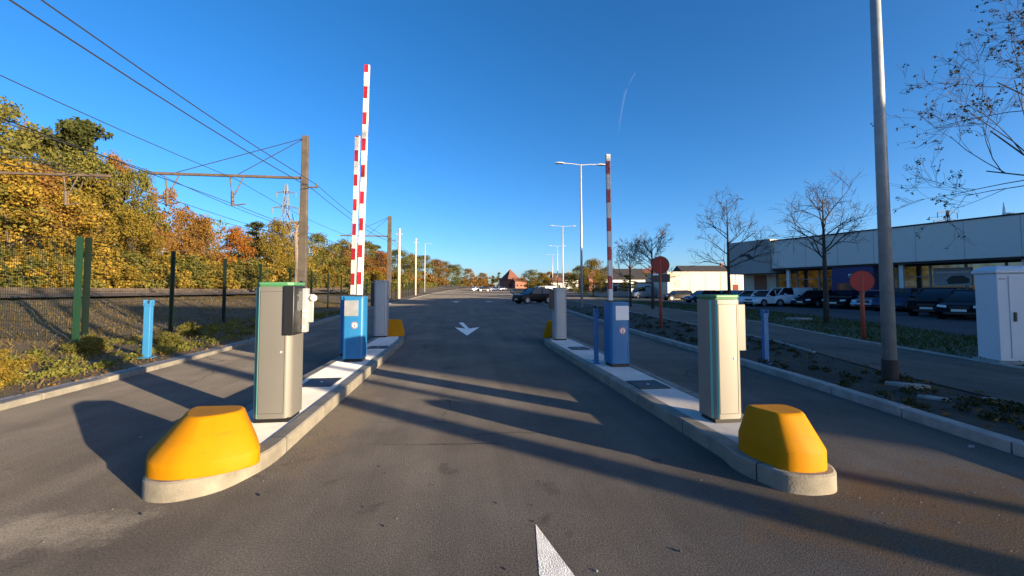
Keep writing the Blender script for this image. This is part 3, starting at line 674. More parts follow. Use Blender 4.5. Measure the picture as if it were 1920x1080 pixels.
# ------------------------------------------------------------------ round signs
def disc_sign(x, y, z0, zc, rad, label, post, face=(0,-1,0), plate=False, rz=0, red='signred'):
    t = thing('round_sign', label, 'traffic sign', (x,y,z0), rz, 'round red signs on the right')
    q = MB(); q.tube([(0,.03,-.1),(0,.03,zc-z0+rad*.7)], .05, 10); q.build('post', post, t, smooth=True)
    q = MB(); q.disc((0,0,zc-z0), (0,-1,0), rad, .012, 32); d = q.build('disc', M[red], t)
    q = MB()
    for k in range(32):
        a0, a1 = 2*math.pi*k/32, 2*math.pi*(k+1)/32
        q.add([(r_*math.cos(a), dy, zc-z0+r_*math.sin(a)) for r_, a, dy in ((rad+.002,a0,-.018),(rad+.014,a0,-.018),(rad+.014,a1,-.018),(rad+.002,a1,-.018),(rad+.002,a0,.02),(rad+.014,a0,.02),(rad+.014,a1,.02),(rad+.002,a1,.02))], [(3,2,1,0),(4,5,6,7),(1,2,6,5),(0,4,7,3)])
    q.build('rim', M['rust'], d)
    q = MB(); q.box(-.06,.06,.005,.09,zc-z0-.12,zc-z0-.08); q.box(-.06,.06,.005,.09,zc-z0+.08,zc-z0+.12); q.build('clamp', M['galv'], t)
    if plate:
        q = MB(); q.box(-rad*1.1,rad*1.1,0,.01,zc-z0-rad*2.0,zc-z0-rad*1.05); q.build('sub_plate', M['frame'], t)
        q = MB(); q.box(-rad*.9,-rad*.25,-.012,-.002,zc-z0-rad*1.2,zc-z0-rad*1.02); q.build('small_plate', M['sticker'], t)
    return t
disc_sign(7.15, 13.88, .05, atY(1240,497,13.88)[2], .31, 'round dark red sign on a tall red post, left one of two', M['signpost'], plate=True, rz=R(-10), red='signdark')
disc_sign(11.08, 10.0, .05, atY(1614,527,9.95)[2], .285, 'round bright red sign on a red post beside the thick lamp post', M['signpost'], rz=R(-25))

# ------------------------------------------------------------------ white cabinet
bx, by = 9.75, 6.28
t = thing('utility_cabinet', 'tall white utility cabinet at the right edge on a concrete plinth', 'cabinet', (bx,by,.06), R(-19))
q = MB(); q.box(-.06,1.5,-.05,.5,-.1,.06); q.build('plinth', M['kerb2'], t, .01)
q = MB(); q.box(0,1.44,0,.45,.06,1.66); q.build('housing', M['boxw'], t, .012)
q = MB(); q.loft([[(x,y,z) for x,y in ((-.03,-.03),(1.47,-.03),(1.47,.48),(-.03,.48))] for z in (1.66,1.72)]+[[(.1,.1,1.80),(1.34,.1,1.80),(1.34,.38,1.80),(.1,.38,1.80)]]); q.build('roof', M['boxw'], t, .01)
for x0, x1 in ((.17,.71),(.73,1.27)):
    q = MB(); q.box(x0,x1,-.012,0,.12,1.60); d = q.build('door', M['boxw'], t, .004)
    if x0 < .2:
        q = MB(); q.box(.22,.255,-.035,-.012,.78,.95); q.build('handle', M['black'], d, .005)
        q = MB(); q.add([(.50,-.015,.50),(.60,-.015,.50),(.55,-.015,.38)], [(0,2,1)]); q.add([(.68,-.015,.49),(.60,-.015,.38),(.66,-.015,.31),(.70,-.015,.38)], [(0,1,2,3)]); q.build('logo', M['dark'], d)
q = MB(); q.box(.03,.13,-.003,0,1.54,1.57); q.build('name_plate', M['galv'], t)

# ------------------------------------------------------------------ stones and slabs on the right verge
def slab(x, y, sx, sy, h, rz, label, m='stone'):
    rr = random.Random(int(x*100)); n = 7
    o = [(sx*math.cos(2*math.pi*k/n)*rr.uniform(.75,1), sy*math.sin(2*math.pi*k/n)*rr.uniform(.75,1)) for k in range(n)]
    q = MB(); q.loft([[(a,b_,-.05) for a,b_ in o], [(a,b_,h*.8) for a,b_ in o], [(a*.85,b_*.85,h) for a,b_ in o]])
    ob = q.build('stone_slab', M[m], None, .01); ob.location = (x,y,.05); ob.rotation_euler = (0,0,rz); tag(ob, label, 'stone', 'loose stones on the right verge')
P = G(1700,730); slab(P[0],P[1],.26,.09,.04,R(-40),'pale flat stone lying right of the thick lamp post')
P = G(1750,757); slab(P[0],P[1],.17,.08,.04,R(-50),'pale flat stone nearest to the bottom right corner')
P = G(1855,760); slab(P[0],P[1],.1,.06,.04,R(-20),'small pale stone by the edging at the right edge of the photo')
P = G(1497,602); slab(P[0],P[1],.75,.3,.1,R(-10),'pale slab lying on the lawn right of the cream terminal')
P = G(1830,838); slab(P[0]-.05,P[1],.05,.02,-.043,R(20),'tiny pale flake lying on the right lane by the kerb')

# ------------------------------------------------------------------ trees
def leafcloud(rr, clumps, nper, leaf, flat=.9):
    V = []; Fc = []
    for (cx, cy, cz, cr) in clumps:
        n = int(nper*(cr**1.6)) + 6
        p = rr.normal(size=(n,3)); p /= np.linalg.norm(p,axis=1)[:,None]+1e-9
        p *= (rr.random((n,1))**.45)*cr; nrm = p/(cr)+rr.normal(size=(n,3))*.7; p[:,2] *= flat
        p += np.array([cx,cy,cz])
        nrm /= np.linalg.norm(nrm,axis=1)[:,None]+1e-9
        a = np.cross(nrm, rr.normal(size=(n,3))); a /= np.linalg.norm(a,axis=1)[:,None]+1e-9; bb = np.cross(nrm,a)
        s = leaf*rr.uniform(.55,1.25,(n,1)); k = rr.uniform(.5,.9,(n,1))
        q = np.stack([p+a*s, p+bb*s*k, p-a*s, p-bb*s*k], 1).reshape(-1,3)
        o = sum(len(x) for x in V); V.append(q); Fc.append(np.arange(n*4).reshape(n,4)+o)
    return np.concatenate(V), np.concatenate(Fc)
def meshnp(name, V, Fc, m):
    me = bpy.data.meshes.new(name); n = len(V); k = len(Fc)
    me.vertices.add(n); me.vertices.foreach_set('co', V.astype(np.float32).ravel()); me.loops.add(k*4); me.loops.foreach_set('vertex_index', Fc.astype(np.int32).ravel())
    me.polygons.add(k); me.polygons.foreach_set('loop_start', np.arange(0,k*4,4,dtype=np.int32)); me.update(calc_edges=True); me.materials.append(m); return me
def limbs(q, rr, p, d, L_, r, depth, tips, spread=.5, up=.15, nseg=3, kids=(2,4), minr=.006, n=5, wig=.16, shrink_=.68):
    pts = [Vector(p)]; rad = [r]; dd = Vector(d)
    for k in range(nseg):
        dd = (dd+Vector((rr.uniform(-1,1),rr.uniform(-1,1),rr.uniform(-1,1)+up))*wig).normalized(); pts.append(pts[-1]+dd*(L_/nseg)); rad.append(max(minr, r*(1-.42*(k+1)/nseg)))
    q.tube(pts, rad, n if depth > 1 else 3, cap=False)
    tips.append((pts[-1], depth, dd))
    if depth <= 0: return
    for k in range(rr.randint(*kids)):
        f = rr.uniform(.35,1.0); i = min(nseg-1, int(f*nseg)); t = f*nseg-i; b_ = pts[i].lerp(pts[i+1], t)
        ax = Vector((rr.uniform(-1,1),rr.uniform(-1,1),rr.uniform(-1,1))).normalized(); nd = (dd+ax*spread*2+Vector((0,0,up))).normalized()
        limbs(q, rr, b_, nd, L_*rr.uniform(.5,.85)*shrink_/.68, rad[i]*.62, depth-1, tips, spread, up, nseg, kids, minr, n, wig, shrink_)
# leafy crowns of unit size: height about 1, radius about .32
def crown(seed, kind, m):
    rr = np.random.default_rng(seed); cl = []
    if kind == 'pine':
        for k in range(46):
            f = rr.random(); z = .38+.62*f; rad = .24*(1-f*.75)*rr.random()**.5; a = rr.random()*6.28
            cl.append((rad*math.cos(a)*1.1, rad*math.sin(a)*1.1, z, rr.uniform(.045,.085)))
        V, Fc = leafcloud(rr, cl, 8000, .012, .55)
    elif kind == 'bush':
        for k in range(40):
            a = rr.random()*6.28; r_ = .5*rr.random()**.55; z = rr.uniform(.05,.85)*(1-r_*.7)
            cl.append((r_*math.cos(a), r_*math.sin(a), z, rr.uniform(.10,.2)))
        V, Fc = leafcloud(rr, cl, 2600, .028)
    elif kind == 'sparse':
        for k in range(44):
            a = rr.random()*6.28; z = rr.uniform(.4,.98); r_ = .26*math.sin(min(1,(z-.3)/.7*1.0)*math.pi*.8+.25)*rr.random()**.5
            cl.append((r_*math.cos(a), r_*math.sin(a), z, rr.uniform(.035,.075)))
        V, Fc = leafcloud(rr, cl, 3600, .014)
    else:
        ph = rr.random(3)*6.28
        for k in range(84):
            a = rr.random()*6.28; z = rr.uniform(.14,.97); prof = math.sin(min(1.0,max(0,(z-.06)/.94))**.8*math.pi)**.6
            r_ = .31*prof*(1+.22*math.sin(2*a+ph[0])+.18*math.sin(3*a+ph[1]+z*5))*rr.random()**.42
            cl.append((r_*math.cos(a), r_*math.sin(a), z, rr.uniform(.05,.11)))
        V, Fc = leafcloud(rr, cl, 5200, .0115)
    return meshnp('crown', V, Fc, m)
def trunkmesh(seed, kind, m):
    rr = random.Random(seed); q = MB(); top = .78 if kind == 'pine' else .72
    pts = [(0,0,-.02)]; r = [.017]
    for k in range(1,6): pts.append((rr.uniform(-.02,.02), rr.uniform(-.02,.02), top*k/5)); r.append(.016*(1-k/6))
    q.tube(pts, r, 7); tips = []
    for k in range(9):
        z = rr.uniform(.22,top); a = rr.uniform(0,6.28); limbs(q, rr, (0,0,z), (math.cos(a)*.8,math.sin(a)*.8,.7), rr.uniform(.12,.26)*(.45 if kind == 'pine' else 1), .006, 1, tips, .4, .2, 3, (1,3), .0012, 4)
    return q.build('trunk', m).data
def protos(kind, mname, nvar, seed, tm):
    out = []
    for v in range(nvar):
        tmesh = trunkmesh(seed+v, kind, M[tm]); out.append((crown(seed+v, kind, M[mname]), tmesh))
    return out
PROTO = {}
for kd, (kind, mn, nv, sd_, tm) in {'yellow':('round','L_yellow',2,10,'bark'),'gold':('round','L_gold',2,20,'bark'),'olive':('round','L_olive',3,30,'bark'),'orange':('round','L_orange',2,40,'bark'),
        'brown':('round','L_brown',2,50,'bark'),'pine':('pine','L_pine',2,60,'darkbark'),'birch':('sparse','L_brown',2,70,'birch'),'bush_y':('bush','L_yellow',1,80,'bark'),'bush_o':('bush','L_olive',2,90,'bark'),'bush_g':('bush','L_gold',1,95,'bark'),'bush_d':('bush','L_dark',1,97,'darkbark')}.items():
    PROTO[kd] = protos(kind, mn, nv, sd_, tm)
for o in [o for o in list(COL.objects) if o.name.split('.')[0] == 'trunk' and o.parent is None]: bpy.data.objects.remove(o)
TC = [0]
def leafy(kd, x, y, z, h, label, wide=1.0, group='trees of the wood beyond the railway', name=None, cat='tree', rz=None):
    TC[0] += 1; k = TC[0]; cm, tm = PROTO[kd][k % len(PROTO[kd])]
    bush = kd.startswith('bush')
    t = thing(name or ('shrub' if bush else {'pine':'pine_tree','birch':'birch_tree'}.get(kd,'autumn_tree')), label, 'shrub' if bush else cat, (x,y,z), k*2.399 if rz is None else rz, group)
    for nm, me in (('crown' if not bush else 'foliage', cm), ('trunk' if not bush else 'stems', tm)):
        o = bpy.data.objects.new(nm, me); COL.objects.link(o); o.parent = t
        o.scale = (h*wide, h*wide, h) if nm in ('crown','foliage') else ((h,h,h) if not bush else (h*.6,h*.6,h*.6))
    return t
def treepx(kd, px_, top, X_, label, wide=1.0, **kw):
    P = atX(px_, top, X_); zb = gz(X_, P[1]) if X_ > -100 else 2
    return leafy(kd, X_, P[1], zb, (P[2]-zb)*1.02, label, wide, **kw)
W = [
 ('olive',-120,170,-50,'olive tree just beyond the left edge of the wood',1.2),
 ('olive',5,200,-52,'tall olive tree at the left edge, tallest in the wood',.75),
 ('yellow',20,300,-43,'bright yellow tree low at the left edge of the photo',1.1),
 ('olive',85,250,-55,'olive tree between the left edge and the two dark pines',.8),
 ('brown',60,315,-44,'orange brown tree standing in front of the olive ones at far left',1.0),
 ('pine',125,238,-52,'dark pine with its top showing left of its twin',1.0),
 ('pine',172,243,-54,'dark pine showing right of its twin above the golden crowns',1.1),
 ('olive',150,285,-48,'olive tree below the two dark pines',.75),
 ('yellow',120,365,-41,'low bright yellow tree above the double fence post',1.3),
 ('gold',195,330,-46,'golden tree right below the dark pines',.75),
 ('brown',222,296,-52,'brownish tree on the shoulder right of the pines',.5),
 ('olive',262,322,-45,'slim greenish tree left of the long beam tip',.5),
 ('gold',250,400,-41,'golden low tree behind the light blue post',.9),
 ('birch',304,355,-46,'almost bare birch with pinkish twigs under the left hanger',.9),
 ('brown',290,400,-44,'brown bushy tree beneath the almost bare birch',.8),
 ('brown',350,395,-47,'russet brown tree under the long catenary beam',.7),
 ('brown',385,410,-44,'rusty brown tree between the hangers and the orange tree',.8),
 ('orange',437,424,-42,'orange tree glowing left of the nearest catenary pole',.95),
 ('pine',478,420,-55,'dark green tree between the orange tree and the nearest pole',1.2),
 ('gold',520,414,-47,'golden tree right behind the nearest catenary pole, left of it',.8),
 ('yellow',556,416,-50,'yellow tree directly behind the nearest catenary pole',.8),
 ('olive',600,440,-48,'olive tree just right of the nearest catenary pole',1.0),
 ('olive',640,452,-52,'olive tree behind the shorter raised arm',1.4),
 ('brown',662,458,-46,'brown tree behind the two raised arms',1.2),
 ('olive',690,455,-58,'olive tree just right of the raised arms',1.5),
 ('orange',712,470,-44,'orange brown tree left of the second catenary pole',1.2),
 ('pine',702,462,-56,'dark tree just left of the second catenary pole',1.6),
 ('olive',745,470,-50,'olive tree behind the second catenary pole',1.6),
 ('gold',770,478,-48,'golden tree right of the pale concrete pole',1.5),
 ('olive',792,480,-52,'olive tree by the single headed lamp post',1.6),
 ('brown',815,487,-48,'brown tree further along, right of the single headed lamp post',1.6),
 ('olive',838,492,-52,'olive tree low on the slope, left of the distant pale pole',1.8),
]
for kd, px_, top, X_, lab, wd in W: treepx(kd, px_, top, X_, lab, wd)
S = [('bush_o',-40,440,-37,'olive shrub at the left edge behind the mesh fence'),('bush_y',45,455,-36.5,'yellow shrub behind the left mesh fence panels'),('bush_o',110,465,-37,'olive shrub left of the double fence post'),
     ('bush_y',190,470,-36.5,'golden shrub right of the double fence post'),('bush_o',245,462,-38,'olive shrub behind the light blue post'),('bush_y',295,478,-36.5,'yellow shrub left of the first dark fence post'),
     ('bush_o',345,470,-37.5,'greenish shrub between the first two dark fence posts'),('bush_g',395,482,-37,'golden shrub just left of the orange tree'),('bush_o',460,478,-38,'dark olive shrub right of the orange tree'),
     ('bush_y',505,482,-39,'yellow shrub above the near left terminal'),('bush_o',560,485,-39,'olive shrub behind the nearest catenary pole'),('bush_g',610,490,-39,'golden shrub left of the raised arms'),
     ('bush_o',655,494,-39,'olive shrub behind the feet of the raised arms'),('bush_g',700,500,-39,'golden shrub left of the far left terminal'),('bush_o',748,505,-38,'olive shrub at the foot of the second catenary pole')]
for kd, px_, top, X_, lab in S: treepx(kd, px_, top, X_, lab, 1.25, group='shrubs along the foot of the wood')
# the far wood that reads as one mass
def wood(name, spots, label, seed, mname, dens=9, leaf=.42):
    rr = np.random.default_rng(seed); cl = []
    for (x, y, z, h) in spots:
        for k in range(14): cl.append((x+rr.normal()*h*.22, y+rr.normal()*h*.3, z+h*rr.uniform(.15,.92), h*rr.uniform(.1,.2)))
    V, Fc = leafcloud(rr, cl, dens, leaf); o = bpy.data.objects.new(name, meshnp(name, V, Fc, M[mname])); COL.objects.link(o); return tag(o, label, 'wood', None, 'stuff')
rr = random.Random(8)
sp = [[],[],[]]
for k in range(120):
    y = rr.uniform(110, 420); x = -54-rr.random()*45-(y-110)*.02; sp[k % 3].append((x, y, 2+rise(y), rr.uniform(15,21)-(y-110)*.012))
wood('distant_wood', sp[0], 'olive mass of the wood running off along the railway', 1, 'L_olive')
wood('distant_wood', sp[1], 'golden mass of the wood running off along the railway', 2, 'L_gold')
wood('distant_wood', sp[2], 'brown mass of the wood running off along the railway', 3, 'L_brown')
sp = []
for k in range(60):
    y = rr.uniform(330, 480); x = -75+rr.random()*205; sp.append((x, y, 4, rr.uniform(7,11)+max(0,-x*.09)))
wood('distant_wood', sp, 'low line of far trees closing the end of the road', 4, 'L_brown', 22, .6)
wood('distant_wood', [(-60-rr.random()*45, rr.uniform(20,110), 2, rr.uniform(12,17)) for k in range(46)], 'deep interior of the wood seen between the front trees', 6, 'L_olive')
wood('distant_wood', [(-41-rr.random()*5, 45+rr.uniform(0,220), 1.6, rr.uniform(4,6.5)) for k in range(110)], 'continuous undergrowth at the foot of the wood', 7, 'L_gold')

# bare trees on the right
def bare(x, y, h, label, seed, depth=4, r=.13, leaves=0, lean=(0,0), spread=.42, z0=.05, trunk=.36, lsize=.05, name='bare_tree', minr=.006, wide=1.0):
    rr = random.Random(seed); t = thing(name, label, 'tree', (x,y,rise(y)+z0), 0, 'bare trees along the pavement')
    q = MB(); tips = []; th = h*trunk
    p = [(0,0,-.2),(.03,.02,th*.5),(lean[0],lean[1],th),(lean[0]*1.5,lean[1]*1.5,h*.62),(lean[0]*1.2,lean[1]*1.5,h*.85)]
    q.tube(p, [r*1.25,r,r*.85,r*.5,r*.2], 9); q.build('trunk', M['darkbark'], t, smooth=True)
    q = MB()
    for k in range(15):
        f = rr.random(); z = th*.92+(h*.85-th*.92)*f; a = k*2.4+rr.uniform(-.4,.4)
        limbs(q, rr, (lean[0]*(1+.4*f),lean[1]*(1+.4*f),z), (math.cos(a),math.sin(a),.45+.7*f), h*(.30-.15*f)*wide*rr.uniform(.75,1.1), r*(.36-.2*f), depth-1, tips, spread, .12, 3, (3,4), minr, 5, .2, .62)
    q.build('branches', M['darkbark'], t)
    if leaves:
        g_ = np.random.default_rng(seed); cl = []
        tt = [a for a in tips if a[1] <= 1]; rr.shuffle(tt)
        for (p_, d_, _) in tt[:leaves]: cl.append((p_.x, p_.y, p_.z-.03, rr.uniform(.03,.09)))
        V, Fc = leafcloud(g_, cl, 30, lsize); o = bpy.data.objects.new('leaves', meshnp('leaves', V, Fc, M['L_dark'])); COL.objects.link(o); o.parent = t
    return t
P = G(1368,600); bare(P[0],P[1], atY(1366,352,P[1])[2], 'bare tree with a pale slender crown behind the cream terminal', 11, r=.08, wide=.8, minr=.005)
P = G(1550,607); bare(P[0],P[1], atY(1548,338,P[1])[2], 'bare dark tree left of the thick lamp post, widest crown', 23, r=.10, spread=.5, minr=.005)
P = G(1224,580); bare(P[0],P[1], atY(1222,428,P[1])[2], 'bare tree behind the left round red sign', 31, r=.10, minr=.009)
P = G(1182,577); bare(P[0],P[1], atY(1182,452,P[1])[2], 'smallest bare tree just right of the right barrier arm', 37, r=.09, minr=.009)
P = G(1715,575); bare(P[0],P[1], 3.6, 'dark trunk shape for a reflection in the showroom front, right of the thick lamp post', 41, r=.2, trunk=.5, minr=.012)  # solid stem standing in for a dark reflection in the showroom glass
bare(13.7,6.6,8.8,'bare tree hanging its twigs in from the top right corner', 53, 5, .072, 1100, (-.2,.1), .42, .05, .28, .026, minr=.0032, wide=1.1)
bare(11.2,-5.6,9.0,'unseen bare tree added behind the viewer for its trunk shadow', 57, 3, .15, trunk=.62)  # added out of view so its trunk shadow crosses the near lanes

# ------------------------------------------------------------------ low plants
def cards(name, n, fn, m, label, seed, hw=(.03,.12), hh=(.08,.3), kind='stuff'):
    rr = np.random.default_rng(seed); V = []; k = 0
    for i in range(n):
        x, y, z = fn(rr); a = rr.random()*6.28; w_ = rr.uniform(*hw)*.5; h_ = rr.uniform(*hh); tx, ty = rr.normal(0,.45,2)*h_
        c, s = math.cos(a)*w_, math.sin(a)*w_
        V += [(x-c*.4,y-s*.4,z),(x+c*.4,y+s*.4,z),(x+c+tx,y+s+ty,z+h_*.6),(x+tx*1.5,y+ty*1.5,z+h_)]
        k += 1
    V = np.array(V); Fc = np.arange(k*4).reshape(k,4); o = bpy.data.objects.new(name, meshnp(name, V, Fc, M[m])); COL.objects.link(o)
    return tag(o, label, 'plants', None, kind)
def vspot(a, b_, y0, y1, pw=1):
    def f(r):
        y = y0+(y1-y0)*r.random()**pw; o = a+(b_-a)*r.random(); return lk(y)-.34-o, y, gz(lk(y)-.34-o, y)-.02
    return f
cards('dry_grass', 26000, vspot(2.2,9.5,5,45,1.3), 'L_dry', 'dry grass over the bank behind the fence', 1, (.012,.04), (.04,.15))
cards('dry_grass', 5000, vspot(.1,2.6,2,30,1.3), 'L_dry', 'thin dry grass on the left verge in front of the fence', 2, (.012,.04), (.04,.14))
cards('dry_grass', 9000, vspot(27,36,8,90,1.2), 'L_dry', 'dry grass between the tracks and the wood', 3, (.05,.16), (.2,.7))
def ground_cover():
    r = np.random.default_rng(7); cl = []
    for k in range(340):
        y = 4.2+22*r.random()**1.25; o = .25+2.5*r.random()**.8
        if r.random() < .25: o = .25+.8*r.random()
        x = lk(y)-.34-o; cl.append((x, y, gz(x,y)+r.uniform(.0,.08), r.uniform(.07,.2)))
    V, Fc = leafcloud(r, cl, 1700, .025, .55); o = bpy.data.objects.new('ground_cover', meshnp('ground_cover', V, Fc, M['L_cover'])); COL.objects.link(o)
    tag(o, 'yellow green leafy ground cover on the left verge', 'ground cover', None, 'stuff')
    cl = []
    for k in range(420):
        y = 2.5+30*r.random()**1.2; f = r.random(); x = rk(y)+.25+(sn(y)-rk(y)-.35)*f; cl.append((x, y, .05+r.uniform(0,.07)+rise(y), r.uniform(.04,.12)))
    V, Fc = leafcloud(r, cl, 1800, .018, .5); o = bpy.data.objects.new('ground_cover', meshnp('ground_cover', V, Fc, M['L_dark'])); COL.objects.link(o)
    tag(o, 'dark low plants filling the strip behind the right kerb', 'ground cover', None, 'stuff')
ground_cover()
def litter_fn(r):
    if r.random() < .55:
        y = 2.5+20*r.random()**1.3; return rk(y)+.2+(sn(y)-rk(y))*r.random(), y, .07
    y = 3+16*r.random(); return lk(y)-.2-2.2*r.random()**1.5, y, gz(lk(y)-1, y)+.0
cards('leaf_litter', 2600, litter_fn, 'litter', 'fallen brown leaves lying over both verges', 11, (.03,.08), (.01,.03))
cards('grass_blades', 16000, lambda r: (lambda y, f: (sf(y)+.2+(le(y)-sf(y)-.3)*f, y, .03+rise(y)))(3+45*r.random()**1.2, r.random()), 'L_grass', 'grass on the lawn beyond the pavement', 13, (.02,.05), (.05,.14))
# individual plants by the posts
for x, y, h, kd, lab in ((-7.6,9.4,.5,'bush_o','low green plant at the foot of the double fence post'),(-6.4,6.4,.42,'bush_y','yellowish low plant at the near end of the left verge'),(-7.4,7.6,.5,'bush_g','golden low plant on the left verge before the fence'),
                         (-6.9,10.6,.42,'bush_o','low green plant right of the light blue post'),(-7.9,13,.5,'bush_o','low green plant by the first dark fence post'),(-11.3,8.9,.8,'bush_d','dark bramble behind the left mesh fence')):
    leafy(kd, x, y, gz(x,y)-.03, h, lab, 1.3, group='low plants on the left verge', name='low_plant')

# ------------------------------------------------------------------ cars
def car(x, y, rz, label, paint, L_=4.3, W_=1.78, H_=1.48, kind='hatch', detail=True, z=None):
    t = thing('parked_car' if kind != 'van' else 'parked_van', label, 'car' if kind != 'van' else 'van', (x,y,rise(y)+(-.01 if z is None else z)), rz, 'parked vehicles')
    b_ = H_*.62; w_ = W_/2
    if kind == 'hatch': top = [(-.5,.55),(-.48,.9),(-.40,1.0),(.12,1.0),(.2,.98),(.43,.8),(.485,.62),(.5,.45)]; gh = [(-.475,0),(-.40,.86),(-.28,1),(0,1),(.07,.93),(.24,0)]
    elif kind == 'suv': top = [(-.5,.6),(-.49,.98),(-.42,1.02),(.16,1.0),(.24,.98),(.45,.88),(.49,.7),(.5,.5)]; gh = [(-.48,0),(-.44,.9),(-.36,1),(.02,1),(.09,.93),(.25,0)]
    elif kind == 'saloon': top = [(-.5,.6),(-.485,.9),(-.42,.98),(.12,1.0),(.2,.98),(.44,.8),(.487,.62),(.5,.45)]; gh = [(-.36,0),(-.22,.9),(-.12,1),(.02,1),(.08,.94),(.25,0)]
    else: top = [(-.5,.6),(-.497,1.0),(-.42,1.0),(.2,1.0),(.28,.98),(.44,.82),(.49,.66),(.5,.45)]; gh = [(-.495,0),(-.48,.95),(-.46,1),(.14,1),(.2,.93),(.36,0)]
    q = MB(); rings = []
    for i, (f, zt) in enumerate(top):
        e = .86 if i in (0, len(top)-1) else .95 if i in (1, len(top)-2) else 1.0
        zt *= b_; zb = .24 if 0 < i < len(top)-1 else .34; ww = w_*e; X_ = f*L_
        rings.append([(X_,-ww*.9,zb),(X_,-ww,zb+.1),(X_,-ww,zt*.72),(X_,-ww*.93,zt),(X_,ww*.93,zt),(X_,ww,zt*.72),(X_,ww,zb+.1),(X_,ww*.9,zb)])
    q.loft(rings); body = q.build('body', paint, t, .03)
    q = MB(); rings = []
    for f, k in gh:
        zt = b_-.03+(H_-b_)*k; wt = w_*(.91-.19*k); X_ = f*L_; rings.append([(X_,-w_*.91,b_-.04),(X_,-wt,zt),(X_,wt,zt),(X_,w_*.91,b_-.04)])
    q.loft(rings); q.build('windows', M['carglass'] , t)
    q = MB(); rings = []
    for f, k in gh[1:-1]:
        zt = b_-.03+(H_-b_)*k; wt = w_*(.91-.19*k)+.012; X_ = f*L_; rings.append([(X_,-wt,zt-.05),(X_,-wt*.97,zt+.02),(X_,wt*.97,zt+.02),(X_,wt,zt-.05)])
    q.loft(rings); q.build('roof', paint, t, .01)
    for s in (-1,1):
        for f0, f1 in ((gh[0][0]+.01, gh[1][0]+.01), (gh[-1][0]-.01, gh[-2][0])):
            q = MB(); q.tube([(f0*L_, s*w_*.92, b_-.04), (f1*L_, s*w_*.75, H_-.06)], .045, 5); q.build('pillar', paint, t)
        fm = (gh[2][0]+gh[3][0])/2+.03; q = MB(); q.tube([(fm*L_, s*w_*.925, b_-.04), ((fm-.01)*L_, s*w_*.735, H_-.05)], .035, 5); q.build('pillar', paint, t)
        if kind == 'van': q = MB(); q.add([(-.47*L_,s*(w_*.92+.01),b_-.05),(-.02*L_,s*(w_*.92+.01),b_-.05),(-.02*L_,s*(w_*.735+.01),H_-.04),(-.46*L_,s*(w_*.735+.01),H_-.04)], [(0,1,2,3)]); q.build('side_panel', paint, t)
    wr = .32 if kind != 'suv' else .37
    for f in (-.31,.31):
        for s in (-1,1):
            q = MB(); q.tube([(f*L_,s*(w_-.2),wr),(f*L_,s*(w_+.006),wr)], wr+.05, 18); q.build('wheel_arch', M['black'], body)
            q = MB(); q.tube([(f*L_,s*(w_-.2),wr),(f*L_,s*(w_+.012),wr)], wr, 18); wl = q.build('wheel', M['tyre'], t, .02)
            q = MB(); q.tube([(f*L_,s*(w_-.0),wr),(f*L_,s*(w_+.02),wr)], wr*.62, 12); q.build('rim', M['rim'], wl)
    for s in (-1,1):
        q = MB(); q.loft([[(a*L_, s*w_*b__, c_) for a, b__, c_ in ((.47,.5,.62*b_),(.455,.86,.66*b_),(.45,.86,.8*b_),(.465,.5,.77*b_))], [(a*L_+.03, s*w_*b__, c_) for a, b__, c_ in ((.472,.5,.62*b_),(.46,.88,.66*b_),(.45,.88,.8*b_),(.467,.5,.77*b_))]]); q.build('headlight', M['lamp'], t)
        q = MB(); q.box(-.502*L_,-.47*L_,min(s*w_*.6,s*w_*.9),max(s*w_*.6,s*w_*.9),.72*b_,.95*b_); q.build('tail_light', M['tail'], t)
        q = MB(); q.box(.19*L_,.22*L_,min(s*w_,s*(w_+.18)),max(s*w_,s*(w_+.18)),b_,b_+.12); q.build('mirror', paint, t, .02)
    q = MB(); q.box(.5*L_,.5*L_+.012,-.26,.26,.42,.53); q.build('number_plate', M['plate'], t)
    q = MB(); q.box(.488*L_,.503*L_,-w_*.6,w_*.6,.28,.40); q.box(.485*L_,.5*L_,-w_*.4,w_*.4,.56*b_+.03,.72*b_); q.build('grille', M['black'], t)
    return t
P = G(1000,569); car(P[0], P[1], R(205), 'black car parked askew behind the far right terminal', M['cblack'], 4.5, 1.85, 1.68, 'suv', z=.02)
def lot(px_, py_, rz, lab, paint, kind='hatch', **k):
    P = G(px_, py_); return car(P[0], P[1], rz, lab, paint, kind=kind, **k)
lot(1412,573, R(185), 'white car parked left in the white group by the showroom corner', M['cwhite'])
lot(1440,574, R(187), 'white car parked in the middle of the white group', M['cwhite'], 'saloon')
lot(1476,574, R(175), 'white van parked right in the white group before the showroom', M['cwhite'], 'van', L_=4.0, W_=1.7, H_=1.7)
lot(1355,567, R(185), 'dark car parked before the cream building, right one', M['cblack'])
lot(1318,567, R(185), 'dark blue car parked before the cream building, left one', M['cblue'])
lot(1384,568, R(185), 'silver car half hidden behind the bare tree trunk', M['csilver'])
lot(1690,583, R(200), 'dark car parked right of the thick lamp post', M['cblue'], 'suv', H_=1.6)
lot(1650,580, R(195), 'silver grey car parked behind the thick lamp post', M['csilver'])
lot(1588,578, R(200), 'dark car with pale lamps parked before the navy portal', M['cblack'])
lot(1535,576, R(190), 'dark car parked between the bare tree and the white van', M['cblack'])
lot(1768,592, R(200), 'black car parked under the hanging picture', M['cblack'], 'suv', H_=1.6)
lot(1830,598, R(200), 'black car parked left of the white utility cabinet', M['cblack'])
lot(1205,560, R(190), 'white van standing left of the round dark red sign', M['csilver'], 'van', L_=4.8, H_=1.95)
lot(1270,563, R(180), 'dark car right of the round dark red sign', M['cblack'])
